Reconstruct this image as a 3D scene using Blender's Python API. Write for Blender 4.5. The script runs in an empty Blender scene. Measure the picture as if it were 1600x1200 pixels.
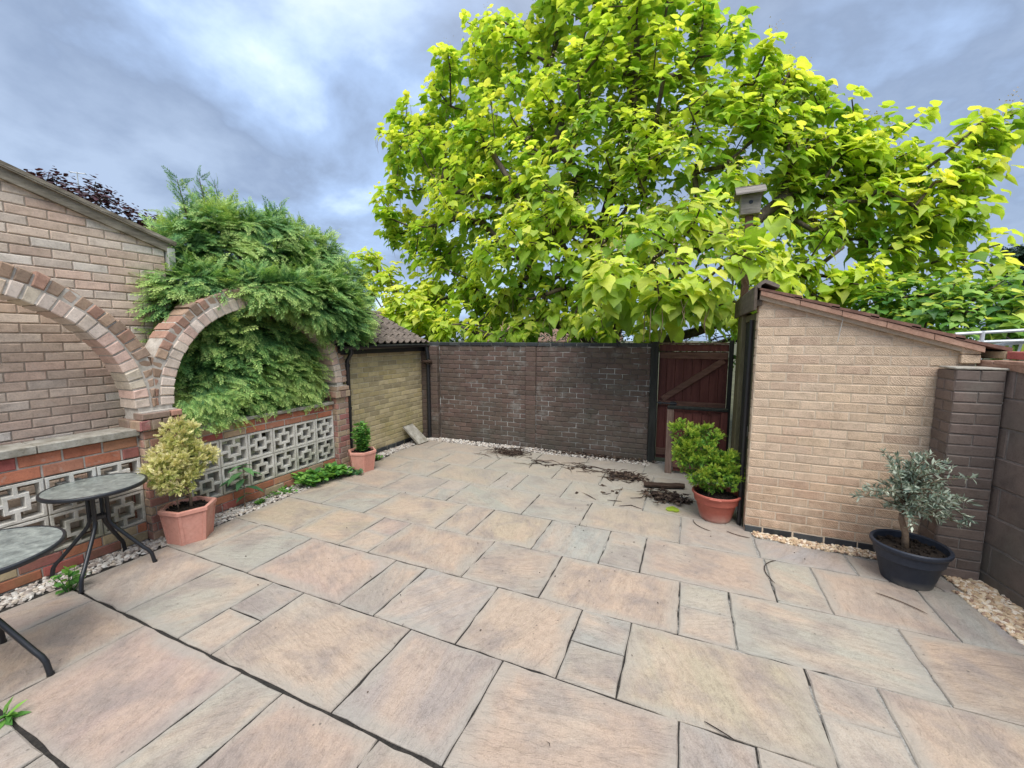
import bpy, bmesh, math, random
import numpy as np
from mathutils import Matrix, Vector, noise
random.seed(7)
RNG = np.random.default_rng(11)
R = math.radians
PI = math.pi

# ------------------------------------------------------------------ camera, sky, sun, exposure
scn = bpy.context.scene
cam_d = bpy.data.cameras.new('camera')
cam = bpy.data.objects.new('camera', cam_d)
scn.collection.objects.link(cam)
cam_d.sensor_width = 36.0
cam_d.lens = 14.4
cam_d.clip_start = 0.05
cam_d.clip_end = 600
cam.location = (0, 0, 1.65)
cam.rotation_euler = (R(90 - 6.419), 0, R(23.348))
scn.camera = cam

SUN_EL, SUN_AZ = 58.0, 150.0          # azimuth clockwise from +Y
w = bpy.data.worlds.new('World')
scn.world = w
w.use_nodes = True
nt = w.node_tree
nt.nodes.clear()
def WN(t, **kw):
    n = nt.nodes.new(t)
    for k, v in kw.items(): setattr(n, k, v)
    return n
def link(tree, a, b): tree.links.new(a, b)
out = WN('ShaderNodeOutputWorld')
bg = WN('ShaderNodeBackground')
sky = WN('ShaderNodeTexSky', sky_type='NISHITA')
sky.sun_disc = False
sky.sun_elevation = R(SUN_EL)
sky.sun_rotation = R(SUN_AZ)
bg.inputs['Strength'].default_value = 0.1
# cloud deck: direction projected on a flat layer, two noise scales
tc = WN('ShaderNodeTexCoord')
sep = WN('ShaderNodeSeparateXYZ'); link(nt, tc.outputs['Generated'], sep.inputs[0])
zc = WN('ShaderNodeMath', operation='MAXIMUM'); link(nt, sep.outputs[2], zc.inputs[0]); zc.inputs[1].default_value = 0.0
za = WN('ShaderNodeMath', operation='ADD'); link(nt, zc.outputs[0], za.inputs[0]); za.inputs[1].default_value = 0.40
dv = WN('ShaderNodeVectorMath', operation='DIVIDE'); link(nt, tc.outputs['Generated'], dv.inputs[0])
cb = WN('ShaderNodeCombineXYZ')
for i in range(3): link(nt, za.outputs[0], cb.inputs[i])
link(nt, cb.outputs[0], dv.inputs[1])
mp = WN('ShaderNodeMapping'); link(nt, dv.outputs[0], mp.inputs[0])
mp.inputs['Location'].default_value = (5.3, 2.9, 0); mp.inputs['Scale'].default_value = (1, 1, 0.02)
n1 = WN('ShaderNodeTexNoise'); link(nt, mp.outputs[0], n1.inputs['Vector'])
n1.inputs['Scale'].default_value = 1.9; n1.inputs['Detail'].default_value = 7; n1.inputs['Roughness'].default_value = 0.56; n1.inputs['Distortion'].default_value = 0.15
n2 = WN('ShaderNodeTexNoise'); link(nt, mp.outputs[0], n2.inputs['Vector'])
n2.inputs['Scale'].default_value = 0.55; n2.inputs['Detail'].default_value = 4
mx = WN('ShaderNodeMath', operation='MULTIPLY_ADD'); link(nt, n2.outputs[0], mx.inputs[0]); mx.inputs[1].default_value = 0.7
ml = WN('ShaderNodeMath', operation='MULTIPLY'); link(nt, n1.outputs[0], ml.inputs[0]); ml.inputs[1].default_value = 0.75
link(nt, ml.outputs[0], mx.inputs[2])
cr = WN('ShaderNodeValToRGB'); link(nt, mx.outputs[0], cr.inputs[0])
SK = 10.0   # cloud radiance is given for a background strength of 0.1
els = [(0.53, (0.78, 0.90, 0.98)), (0.595, (0.55, 0.70, 0.89)), (0.655, (0.37, 0.50, 0.74)), (0.73, (0.255, 0.33, 0.475)), (0.83, (0.38, 0.475, 0.64))]
while len(cr.color_ramp.elements) < len(els): cr.color_ramp.elements.new(0.5)
for e, (p, c) in zip(cr.color_ramp.elements, els):
    e.position = p; e.color = (*c, 1)
# overcast sky is brighter towards the zenith
zr = WN('ShaderNodeMapRange'); link(nt, zc.outputs[0], zr.inputs[0])
zr.inputs[1].default_value = 0.55; zr.inputs[2].default_value = 1.0; zr.inputs[3].default_value = SK*0.69; zr.inputs[4].default_value = SK * 2.2
zr.interpolation_type = 'SMOOTHSTEP'
sc_ = WN('ShaderNodeVectorMath', operation='SCALE'); link(nt, cr.outputs[0], sc_.inputs[0]); link(nt, zr.outputs[0], sc_.inputs['Scale'])
zf = WN('ShaderNodeMapRange'); link(nt, zc.outputs[0], zf.inputs[0]); zf.inputs[1].default_value = 0.5; zf.inputs[2].default_value = 0.85; zf.inputs[3].default_value = 0.0; zf.inputs[4].default_value = 0.8
bwm = WN('ShaderNodeMix', data_type='RGBA'); link(nt, zf.outputs[0], bwm.inputs[0]); link(nt, cr.outputs[0], bwm.inputs[6]); bwm.inputs[7].default_value = (0.50, 0.50, 0.53, 1)
link(nt, bwm.outputs[2], sc_.inputs[0])
mixc = WN('ShaderNodeMix', data_type='RGBA'); mixc.inputs[0].default_value = 0.93
link(nt, sky.outputs[0], mixc.inputs[6]); link(nt, sc_.outputs[0], mixc.inputs[7])
link(nt, mixc.outputs[2], bg.inputs['Color']); link(nt, bg.outputs[0], out.inputs[0])

sun_d = bpy.data.lights.new('sun', 'SUN')
sun_d.energy = 1.9; sun_d.angle = R(40); sun_d.color = (1.0, 0.96, 0.9)
sun = bpy.data.objects.new('sun', sun_d); scn.collection.objects.link(sun)
_d = Vector((math.sin(R(SUN_AZ)) * math.cos(R(SUN_EL)), math.cos(R(SUN_AZ)) * math.cos(R(SUN_EL)), math.sin(R(SUN_EL))))
sun.rotation_euler = _d.to_track_quat('Z', 'Y').to_euler()

vs = scn.view_settings
vs.view_transform = 'Standard'; vs.look = 'None'; vs.exposure = 0.97; vs.gamma = 1; vs.use_curve_mapping = False
scn.cycles.max_bounces = 6; scn.cycles.diffuse_bounces = 4; scn.cycles.transparent_max_bounces = 4
CAM = np.array([0, 0, 1.65])

# ------------------------------------------------------------------ object helpers
COL = scn.collection
def link_obj(name, data, parent=None, M=None):
    o = bpy.data.objects.new(name, data)
    COL.objects.link(o)
    if parent is not None: o.parent = parent
    if M is not None: o.matrix_basis = M
    return o
ORG = {}
def thing(name, label, cat, loc=(0, 0, 0), group=None):
    o = bpy.data.objects.new(name, None); COL.objects.link(o)
    o.empty_display_size = 0.1
    o.location = loc
    o['label'] = label; o['category'] = cat
    if group: o['group'] = group
    ORG[o.name] = Vector(loc)
    return o
def tag(o, label=None, cat=None, group=None, kind=None):
    if label: o['label'] = label
    if cat: o['category'] = cat
    if group: o['group'] = group
    if kind: o['kind'] = kind
    return o
def child(name, me, parent, M=None, kind=None, label=None):
    """Link me at world matrix M under parent (an unrotated thing or a part of one)."""
    M = M or Matrix.Identity(4)
    org = Vector((0, 0, 0))
    p = parent
    while p is not None:
        if p.name in ORG: org = ORG[p.name]; break
        p = p.parent
    Mw = Matrix.Translation(-org) @ M          # in the thing's frame
    if parent.name not in ORG:
        Mw = parent.matrix_basis.inverted() @ Mw
    o = link_obj(name, me, parent, Mw)
    if kind: o['kind'] = kind
    if label: o['label'] = label
    return o
def mesh(name, V, F, mat=None, smooth=False):
    me = bpy.data.meshes.new(name)
    me.from_pydata([tuple(v) for v in V], [], [tuple(f) for f in F])
    if mat: me.materials.append(mat)
    if smooth: me.polygons.foreach_set('use_smooth', [True] * len(me.polygons))
    me.update()
    return me
def np_mesh(name, V, F, mat, smooth=False, attr=None):
    """V (n,3), F (m,k) all faces with k corners."""
    V = np.asarray(V, np.float32); F = np.asarray(F, np.int32)
    me = bpy.data.meshes.new(name)
    me.vertices.add(len(V)); me.vertices.foreach_set('co', V.ravel())
    k = F.shape[1]
    me.loops.add(F.size); me.loops.foreach_set('vertex_index', F.ravel())
    me.polygons.add(len(F))
    me.polygons.foreach_set('loop_start', np.arange(0, F.size, k, dtype=np.int32))
    me.polygons.foreach_set('loop_total', np.full(len(F), k, np.int32))
    me.polygons.foreach_set('use_smooth', np.full(len(F), smooth))
    me.materials.append(mat)
    me.update(calc_edges=True)
    if attr is not None:
        a = me.attributes.new('tint', 'FLOAT', 'POINT'); a.data.foreach_set('value', np.asarray(attr, np.float32))
    me.validate()
    return me
class MB:
    """collects shapes into one mesh"""
    def __init__(s): s.V = []; s.F = []
    def add(s, V, F):
        n = len(s.V); s.V += [tuple(v) for v in V]; s.F += [tuple(i + n for i in f) for f in F]; return s
    def box(s, lo, hi, M=None, ch=0.0):
        x0, y0, z0 = lo; x1, y1, z1 = hi
        if ch <= 0:
            V = [(x0,y0,z0),(x1,y0,z0),(x1,y1,z0),(x0,y1,z0),(x0,y0,z1),(x1,y0,z1),(x1,y1,z1),(x0,y1,z1)]
            F = [(0,3,2,1),(4,5,6,7),(0,1,5,4),(1,2,6,5),(2,3,7,6),(3,0,4,7)]
        else:
            bm = bmesh.new(); bmesh.ops.create_cube(bm, size=1)
            for v in bm.verts: v.co = Vector(((x0+x1)/2 + v.co.x*(x1-x0), (y0+y1)/2 + v.co.y*(y1-y0), (z0+z1)/2 + v.co.z*(z1-z0)))
            bmesh.ops.bevel(bm, geom=bm.edges[:], offset=ch, segments=1, affect='EDGES')
            bm.verts.index_update()
            V = [v.co.copy() for v in bm.verts]; F = [[v.index for v in f.verts] for f in bm.faces]; bm.free()
        if M is not None: V = [M @ Vector(v) for v in V]
        return s.add(V, F)
    def bar(s, a, b, wd, th, up=(0, 0, 1), ch=0.002):
        a = Vector(a); b = Vector(b); d = b - a; L = d.length; y = d.normalized()
        x = y.cross(Vector(up)).normalized(); z = x.cross(y)
        M = Matrix((x, y, z)).transposed().to_4x4(); M.translation = a
        return s.box((-wd/2, 0, -th/2), (wd/2, L, th/2), M, ch)
    def tube(s, pts, rad, n=8, cap=True):
        pts = [Vector(p) for p in pts]
        rs = rad if isinstance(rad, (list, tuple)) else [rad] * len(pts)
        V = []; F = []
        prev = None
        for i, p in enumerate(pts):
            t = (pts[min(i+1, len(pts)-1)] - pts[max(i-1, 0)])
            if t.length < 1e-7: t = Vector((0, 0, 1))
            t.normalize()
            if prev is None:
                a = Vector((0, 0, 1)) if abs(t.z) < 0.9 else Vector((1, 0, 0))
                u = t.cross(a).normalized()
            else:
                u = (prev - t * prev.dot(t)).normalized()
            prev = u; v = t.cross(u)
            for k in range(n):
                an = 2*PI*k/n
                V.append(p + (u*math.cos(an) + v*math.sin(an)) * rs[i])
        for i in range(len(pts)-1):
            for k in range(n):
                a = i*n+k; b = i*n+(k+1) % n
                F.append((a, b, b+n, a+n))
        if cap:
            F.append(tuple(range(n-1, -1, -1))); F.append(tuple(range((len(pts)-1)*n, len(pts)*n)))
        return s.add(V, F)
    def lathe(s, prof, n=24, c=(0, 0, 0), rot=0, sx=1, sy=1, closed=False):
        V = []; F = []
        for (r, z) in prof:
            for k in range(n):
                an = rot + 2*PI*k/n
                V.append((c[0] + r*math.cos(an)*sx, c[1] + r*math.sin(an)*sy, c[2] + z))
        m = len(prof)
        for i in range(m-1):
            for k in range(n):
                a = i*n+k; b = i*n+(k+1) % n
                F.append((a, b, b+n, a+n))
        if not closed:
            F.append(tuple(range(n-1, -1, -1))); F.append(tuple(range((m-1)*n, m*n)))
        return s.add(V, F)
    def mesh(s, name, mat, smooth=False): return mesh(name, s.V, s.F, mat, smooth)
def smooth_by_angle(me, ang=35):
    bm = bmesh.new(); bm.from_mesh(me)
    for f in bm.faces: f.smooth = True
    for e in bm.edges:
        if len(e.link_faces) == 2 and e.calc_face_angle(0) > R(ang): e.smooth = False
    bm.to_mesh(me); bm.free(); return me

# ------------------------------------------------------------------ materials
def mat_base(name):
    m = bpy.data.materials.new(name); m.use_nodes = True
    t = m.node_tree; t.nodes.clear()
    o = t.nodes.new('ShaderNodeOutputMaterial'); p = t.nodes.new('ShaderNodeBsdfPrincipled')
    t.links.new(p.outputs[0], o.inputs[0])
    return m, t, p, o
def N(t, typ, **kw):
    n = t.nodes.new(typ)
    for k, v in kw.items(): setattr(n, k, v)
    return n
def ramp(t, src, stops, interp='LINEAR'):
    r = N(t, 'ShaderNodeValToRGB'); r.color_ramp.interpolation = interp
    t.links.new(src, r.inputs[0])
    while len(r.color_ramp.elements) < len(stops): r.color_ramp.elements.new(0.5)
    for e, (p, c) in zip(r.color_ramp.elements, stops):
        e.position = p; e.color = (*(c if hasattr(c, '__len__') else (c, c, c)), 1)
    return r.outputs[0]
def mth(t, op, a, b=None, c=None):
    n = N(t, 'ShaderNodeMath', operation=op)
    for i, v in enumerate((a, b, c)):
        if v is None: continue
        if hasattr(v, 'is_output'): t.links.new(v, n.inputs[i])
        else: n.inputs[i].default_value = v
    return n.outputs[0]
def mixrgb(t, fac, a, b, blend='MIX'):
    n = N(t, 'ShaderNodeMix', data_type='RGBA', blend_type=blend)
    for i, v in ((0, fac), (6, a), (7, b)):
        if hasattr(v, 'is_output'): t.links.new(v, n.inputs[i])
        elif i == 0: n.inputs[0].default_value = v
        else: n.inputs[i].default_value = (*v, 1)
    return n.outputs[2]
def island_random(t):
    g = N(t, 'ShaderNodeNewGeometry'); oi = N(t, 'ShaderNodeObjectInfo')
    return mth(t, 'FRACT', mth(t, 'ADD', g.outputs['Random Per Island'], oi.outputs['Random']))
def pos_coords(t, rnd=None, scale=(1, 1, 1), rot=None, spread=40.0):
    g = N(t, 'ShaderNodeNewGeometry')
    v = g.outputs['Position']
    if rnd is not None:
        sc = N(t, 'ShaderNodeVectorMath', operation='MULTIPLY_ADD')
        cbn = N(t, 'ShaderNodeCombineXYZ')
        for i in range(3): t.links.new(rnd, cbn.inputs[i])
        t.links.new(cbn.outputs[0], sc.inputs[0]); sc.inputs[1].default_value = (spread, spread*1.7, spread*0.6)
        t.links.new(v, sc.inputs[2]); v = sc.outputs[0]
    mpn = N(t, 'ShaderNodeMapping'); t.links.new(v, mpn.inputs[0])
    mpn.inputs['Scale'].default_value = scale
    if rot: mpn.inputs['Rotation'].default_value = rot
    return mpn.outputs[0]
def noise_tex(t, vec, scale, detail=4, rough=0.55, dist=0.0):
    n = N(t, 'ShaderNodeTexNoise'); t.links.new(vec, n.inputs['Vector'])
    n.inputs['Scale'].default_value = scale; n.inputs['Detail'].default_value = detail
    n.inputs['Roughness'].default_value = rough; n.inputs['Distortion'].default_value = dist
    return n.outputs[0]
def bump(t, p, h, strength=0.3, dist=0.01, prev=None):
    b = N(t, 'ShaderNodeBump'); b.inputs['Strength'].default_value = strength; b.inputs['Distance'].default_value = dist
    t.links.new(h, b.inputs['Height'])
    if prev is not None: t.links.new(prev, b.inputs['Normal'])
    t.links.new(b.outputs[0], p.inputs['Normal']); return b.outputs[0]
def mottled(name, c1, c2, c3=None, scale=6, fine=60, rough=0.85, bumpk=0.3, bdist=0.004, spec=0.25, fineamt=0.35, rnd=True, metal=0.0, grain=(1, 1, 1), moss=None, hueshift=0.0):
    m, t, p, o = mat_base(name)
    r = island_random(t) if rnd else None
    v = pos_coords(t, r, grain)
    a = noise_tex(t, v, scale, 5, 0.6)
    stops = [(0.32, c1), (0.62, c2)] + ([(0.75, c3)] if c3 else [])
    c = ramp(t, a, stops)
    f = noise_tex(t, v, fine, 4, 0.7)
    c = mixrgb(t, fineamt, c, ramp(t, f, [(0.3, (0.35, 0.35, 0.35)), (0.5, (1, 1, 1)), (0.72, (1.35, 1.33, 1.3))]), 'MULTIPLY')
    if moss:
        mc, z0, z1 = moss
        g = N(t, 'ShaderNodeNewGeometry'); s = N(t, 'ShaderNodeSeparateXYZ'); t.links.new(g.outputs['Position'], s.inputs[0])
        mr = N(t, 'ShaderNodeMapRange'); t.links.new(s.outputs[2], mr.inputs[0])
        mr.inputs[1].default_value = z1; mr.inputs[2].default_value = z0
        mm = noise_tex(t, pos_coords(t), 5, 4)
        fac = mth(t, 'MULTIPLY', mr.outputs[0], ramp(t, mm, [(0.35, 0.0), (0.6, 0.9)]))
        c = mixrgb(t, fac, c, mc)
    t.links.new(c, p.inputs['Base Color'])
    p.inputs['Roughness'].default_value = rough; p.inputs['Specular IOR Level'].default_value = spec; p.inputs['Metallic'].default_value = metal
    h = mth(t, 'MULTIPLY_ADD', f, 0.6, a)
    bump(t, p, h, bumpk, bdist)
    return m
def brick_mat(name, pal, rough=0.9, bumpk=0.5, bdist=0.004, fine=90, stain=None, tooled=False, patch=None, value=0.25, soot=0.0):
    m, t, p, o = mat_base(name)
    r = island_random(t)
    st = [((i) / len(pal), c) for i, c in enumerate(pal)]
    c = ramp(t, r, st, 'CONSTANT')
    # small value wobble inside one palette colour
    r2 = mth(t, 'FRACT', mth(t, 'MULTIPLY', r, 37.13))
    vv = mth(t, 'MULTIPLY_ADD', r2, value, 1 - value/2)
    sv = N(t, 'ShaderNodeVectorMath', operation='SCALE'); t.links.new(c, sv.inputs[0]); t.links.new(vv, sv.inputs['Scale'])
    c = sv.outputs[0]
    v = pos_coords(t, r)
    vw = pos_coords(t)
    a = noise_tex(t, v, 14, 5, 0.65)
    f = noise_tex(t, v, fine, 4, 0.75)
    c = mixrgb(t, 0.55, c, ramp(t, a, [(0.3, (0.62, 0.60, 0.58)), (0.5, (1, 1, 1)), (0.72, (1.25, 1.24, 1.22))]), 'MULTIPLY')
    c = mixrgb(t, 0.5, c, ramp(t, f, [(0.28, (0.4, 0.38, 0.36)), (0.45, (1, 1, 1)), (0.75, (1.3, 1.3, 1.3))]), 'MULTIPLY')
    if stain:                                   # (colour, z_full, z_none, amount)
        for (sc, za, zb, am, ns) in stain:
            g = N(t, 'ShaderNodeNewGeometry'); s = N(t, 'ShaderNodeSeparateXYZ'); t.links.new(g.outputs['Position'], s.inputs[0])
            mr = N(t, 'ShaderNodeMapRange'); t.links.new(s.outputs[2], mr.inputs[0])
            mr.inputs[1].default_value = zb; mr.inputs[2].default_value = za
            mm = noise_tex(t, vw, ns, 5, 0.6)
            fac = mth(t, 'MULTIPLY', mr.outputs[0], ramp(t, mm, [(0.38, 0.0), (0.62, am)]))
            c = mixrgb(t, fac, c, sc)
    if patch:                                   # light or dark bloom anywhere on the wall
        for (pc, sc_, lo, hi, am) in patch:
            fac = ramp(t, noise_tex(t, vw, sc_, 6, 0.65, 0.3), [(lo, 0.0), (hi, am)])
            c = mixrgb(t, fac, c, pc)
    t.links.new(c, p.inputs['Base Color'])
    p.inputs['Roughness'].default_value = rough; p.inputs['Specular IOR Level'].default_value = 0.25
    h = mth(t, 'MULTIPLY_ADD', f, 0.5, a)
    if tooled:
        wv = N(t, 'ShaderNodeTexWave', wave_type='BANDS', bands_direction='DIAGONAL'); t.links.new(v, wv.inputs['Vector'])
        wv.inputs['Scale'].default_value = 38; wv.inputs['Distortion'].default_value = 9; wv.inputs['Detail'].default_value = 2
        wv.inputs['Detail Scale'].default_value = 1.2
        h = mth(t, 'MULTIPLY_ADD', wv.outputs[1], 0.45, h)
    bump(t, p, h, bumpk, bdist)
    return m
def plain(name, c, rough=0.5, metal=0.0, spec=0.5, fine=50, amt=0.15, bumpk=0.05):
    return mottled(name, tuple(x*0.88 for x in c), tuple(min(1, x*1.1) for x in c), scale=8, fine=fine, rough=rough, bumpk=bumpk, spec=spec, metal=metal, fineamt=amt)
def leaf_mat(name, cols, trans=0.4, rough=0.45, spec=0.35, jitter=0.35, brown=None):
    """cols: ramp over the 'tint' attribute (0 old leaf, or shade painted inside conifers; 1 young tip)."""
    m, t, p, o = mat_base(name)
    at = N(t, 'ShaderNodeAttribute'); at.attribute_name = 'tint'
    r = island_random(t)
    f = mth(t, 'ADD', at.outputs['Fac'], mth(t, 'MULTIPLY', mth(t, 'SUBTRACT', r, 0.5), jitter))
    st = [(i/(len(cols)-1), c) for i, c in enumerate(cols)]
    c = ramp(t, f, st)
    vv = mth(t, 'MULTIPLY_ADD', mth(t, 'FRACT', mth(t, 'MULTIPLY', r, 17.7)), 0.4, 0.8)
    sv = N(t, 'ShaderNodeVectorMath', operation='SCALE'); t.links.new(c, sv.inputs[0]); t.links.new(vv, sv.inputs['Scale'])
    c = sv.outputs[0]
    nz = noise_tex(t, pos_coords(t, r), 22, 3)
    c = mixrgb(t, 0.35, c, ramp(t, nz, [(0.35, (0.7, 0.72, 0.7)), (0.65, (1.2, 1.18, 1.1))]), 'MULTIPLY')
    if brown:
        c = mixrgb(t, ramp(t, noise_tex(t, pos_coords(t), brown[1], 4), [(brown[2], 0.0), (brown[2]+0.12, 0.75)]), c, brown[0])
    t.links.new(c, p.inputs['Base Color'])
    p.inputs['Roughness'].default_value = rough; p.inputs['Specular IOR Level'].default_value = spec
    tr = N(t, 'ShaderNodeBsdfTranslucent')
    tc_ = mixrgb(t, 1.0, c, (1.25, 1.2, 0.7), 'MULTIPLY')
    t.links.new(tc_, tr.inputs[0])
    mxs = N(t, 'ShaderNodeMixShader'); mxs.inputs[0].default_value = trans
    t.links.new(p.outputs[0], mxs.inputs[1]); t.links.new(tr.outputs[0], mxs.inputs[2]); t.links.new(mxs.outputs[0], o.inputs[0])
    bump(t, p, nz, 0.25, 0.01)
    return m

def slab_mat():
    """riven sandstone: the slab's own colour (object colour) with drifts of buff and mauve, fine bedding grain, dirt specks"""
    m, t, p, o = mat_base('riven_sandstone')
    oi = N(t, 'ShaderNodeObjectInfo')
    r = oi.outputs['Random']
    g = N(t, 'ShaderNodeNewGeometry')
    ang = mth(t, 'MULTIPLY', r, 3.1)
    vr = N(t, 'ShaderNodeVectorRotate', rotation_type='Z_AXIS'); t.links.new(g.outputs['Position'], vr.inputs['Vector']); t.links.new(ang, vr.inputs['Angle'])
    cbn = N(t, 'ShaderNodeCombineXYZ')
    for i in range(3): t.links.new(r, cbn.inputs[i])
    ma = N(t, 'ShaderNodeVectorMath', operation='MULTIPLY_ADD'); t.links.new(cbn.outputs[0], ma.inputs[0]); ma.inputs[1].default_value = (61, 37, 0); t.links.new(vr.outputs[0], ma.inputs[2])
    v = ma.outputs[0]
    mp1 = N(t, 'ShaderNodeMapping'); t.links.new(v, mp1.inputs[0]); mp1.inputs['Scale'].default_value = (0.55, 1.9, 1)
    drift = noise_tex(t, mp1.outputs[0], 1.7, 5, 0.55, 0.8)
    drift2 = noise_tex(t, v, 3.2, 5, 0.6, 0.4)
    mp2 = N(t, 'ShaderNodeMapping'); t.links.new(v, mp2.inputs[0]); mp2.inputs['Scale'].default_value = (2.5, 13, 1)
    bed = noise_tex(t, mp2.outputs[0], 2.2, 5, 0.7, 1.2)
    fine = noise_tex(t, v, 150, 3, 0.7)
    mid = noise_tex(t, v, 26, 5, 0.7)
    base = oi.outputs['Color']
    c = mixrgb(t, ramp(t, drift, [(0.40, 0.0), (0.64, 0.7)]), base, (0.425, 0.315, 0.235))
    c = mixrgb(t, ramp(t, drift2, [(0.46, 0.0), (0.66, 0.75)]), c, (0.235, 0.20, 0.18))
    c = mixrgb(t, ramp(t, noise_tex(t, v, 2.1, 4, 0.5, 0.3), [(0.55, 0.0), (0.72, 0.4)]), c, (0.40, 0.355, 0.29))
    c = mixrgb(t, 0.45, c, ramp(t, bed, [(0.28, (0.72, 0.70, 0.68)), (0.5, (1, 1, 1)), (0.75, (1.14, 1.13, 1.1))]), 'MULTIPLY')
    c = mixrgb(t, 0.4, c, ramp(t, mid, [(0.3, (0.55, 0.53, 0.51)), (0.5, (1, 1, 1)), (0.7, (1.15, 1.15, 1.15))]), 'MULTIPLY')
    pit = noise_tex(t, v, 70, 4, 0.8)
    c = mixrgb(t, ramp(t, pit, [(0.62, 0.0), (0.70, 0.7)]), c, (0.13, 0.105, 0.085))
    c = mixrgb(t, 0.5, c, ramp(t, fine, [(0.3, (0.6, 0.6, 0.6)), (0.5, (1, 1, 1)), (0.7, (1.25, 1.25, 1.25))]), 'MULTIPLY')
    tg = N(t, 'ShaderNodeTexCoord'); sg = N(t, 'ShaderNodeSeparateXYZ'); t.links.new(tg.outputs['Generated'], sg.inputs[0])
    ex_ = mth(t, 'MINIMUM', sg.outputs[0], mth(t, 'SUBTRACT', 1.0, sg.outputs[0])); ey_ = mth(t, 'MINIMUM', sg.outputs[1], mth(t, 'SUBTRACT', 1.0, sg.outputs[1]))
    ed = mth(t, 'ADD', mth(t, 'MINIMUM', ex_, ey_), mth(t, 'MULTIPLY', mth(t, 'SUBTRACT', drift2, 0.5), 0.45))
    c = mixrgb(t, ramp(t, ed, [(0.0, 0.62), (0.13, 0.0)]), c, (0.30, 0.285, 0.25))
    # specks of dirt and grey-green algae, in world space so they run across joints
    vw = pos_coords(t)
    vo = N(t, 'ShaderNodeTexVoronoi'); t.links.new(vw, vo.inputs['Vector']); vo.inputs['Scale'].default_value = 16
    sp = mth(t, 'MULTIPLY', ramp(t, vo.outputs['Distance'], [(0.05, 1.0), (0.12, 0.0)]), ramp(t, noise_tex(t, vw, 3, 3), [(0.48, 0.0), (0.6, 0.8)]))
    c = mixrgb(t, sp, c, (0.10, 0.085, 0.07))
    s = N(t, 'ShaderNodeSeparateXYZ'); t.links.new(g.outputs['Position'], s.inputs[0])
    fr = N(t, 'ShaderNodeMapRange'); t.links.new(s.outputs[1], fr.inputs[0]); fr.inputs[1].default_value = 3.0; fr.inputs[2].default_value = 4.6
    alg = mth(t, 'MULTIPLY', fr.outputs[0], 0.5)
    c = mixrgb(t, alg, c, (0.31, 0.285, 0.235))
    t.links.new(c, p.inputs['Base Color'])
    rr = ramp(t, mid, [(0.3, 0.62), (0.7, 0.85)])
    t.links.new(rr, p.inputs['Roughness']); p.inputs['Specular IOR Level'].default_value = 0.35
    led = ramp(t, noise_tex(t, mp1.outputs[0], 7.0, 6, 0.62, 1.0), [(0.44, 0.0), (0.47, 0.6), (0.56, 0.7), (0.585, 1.0)])
    h = mth(t, 'MULTIPLY_ADD', bed, 0.8, mth(t, 'MULTIPLY_ADD', mid, 0.6, mth(t, 'MULTIPLY_ADD', fine, 0.16, mth(t, 'MULTIPLY', led, 0.35))))
    bump(t, p, h, 0.8, 0.008)
    return m

M = {}
M['slab'] = slab_mat()
def joint_mat():
    m, t, p, o = mat_base('paving_joint')
    g = N(t, 'ShaderNodeNewGeometry'); q = N(t, 'ShaderNodeSeparateXYZ'); t.links.new(g.outputs['Position'], q.inputs[0])
    v = pos_coords(t)
    k = mth(t, 'MULTIPLY_ADD', q.outputs[0], 0.38, mth(t, 'MULTIPLY_ADD', q.outputs[1], 0.20, -0.02))
    k = mth(t, 'MULTIPLY_ADD', mth(t, 'SUBTRACT', noise_tex(t, v, 2.6, 5, 0.65), 0.5), 2.6, k)
    dk = ramp(t, noise_tex(t, v, 60, 4, 0.7), [(0.35, (0.006, 0.005, 0.004)), (0.65, (0.03, 0.025, 0.02))])
    pl = ramp(t, noise_tex(t, v, 90, 4, 0.7), [(0.35, (0.16, 0.15, 0.135)), (0.65, (0.36, 0.345, 0.31))])
    c = mixrgb(t, ramp(t, k, [(0.50, 0.0), (0.72, 1.0)]), dk, pl)
    t.links.new(c, p.inputs['Base Color']); p.inputs['Roughness'].default_value = 0.95
    bump(t, p, noise_tex(t, v, 80, 4, 0.7), 0.8, 0.006)
    return m
M['joint'] = joint_mat()
M['soil'] = mottled('potting_soil', (0.008, 0.006, 0.005), (0.035, 0.025, 0.018), scale=40, fine=140, bumpk=1.0, bdist=0.01, rnd=False)
M['earth'] = mottled('earth', (0.05, 0.05, 0.025), (0.10, 0.10, 0.05), scale=2, fine=30, bumpk=0.6, rnd=False)
M['garage_brick'] = brick_mat('pinkish_buff_brick', [(0.56,0.43,0.335),(0.62,0.52,0.43),(0.58,0.46,0.365),(0.55,0.42,0.33),(0.64,0.57,0.49),(0.58,0.46,0.365),(0.57,0.42,0.33),(0.60,0.49,0.395)], bumpk=0.5, patch=[((0.36,0.29,0.23), 1.6, 0.56, 0.76, 0.4), ((0.68,0.60,0.50), 5.0, 0.58, 0.74, 0.4)])
M['garage_mortar'] = mottled('brown_mortar', (0.35,0.29,0.23), (0.44,0.37,0.30), scale=20, rnd=False)
M['shed_brick'] = brick_mat('tooled_sand_brick', [(0.56,0.425,0.30),(0.58,0.445,0.32),(0.54,0.41,0.29),(0.57,0.44,0.32),(0.51,0.375,0.27),(0.57,0.435,0.305),(0.60,0.465,0.335)], tooled=True, bumpk=0.8, bdist=0.006, value=0.13,
    stain=[((0.46,0.25,0.15), 0.0, 0.85, 0.55, 4.0), ((0.17,0.12,0.08), 0.0, 0.45, 0.5, 9.0)], patch=[((0.56,0.47,0.36), 2.0, 0.52, 0.72, 0.45), ((0.30,0.22,0.16), 7.0, 0.62, 0.75, 0.35)])
M['shed_mortar'] = mottled('sand_mortar', (0.46,0.37,0.27), (0.56,0.46,0.35), scale=10, rnd=False)
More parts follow.
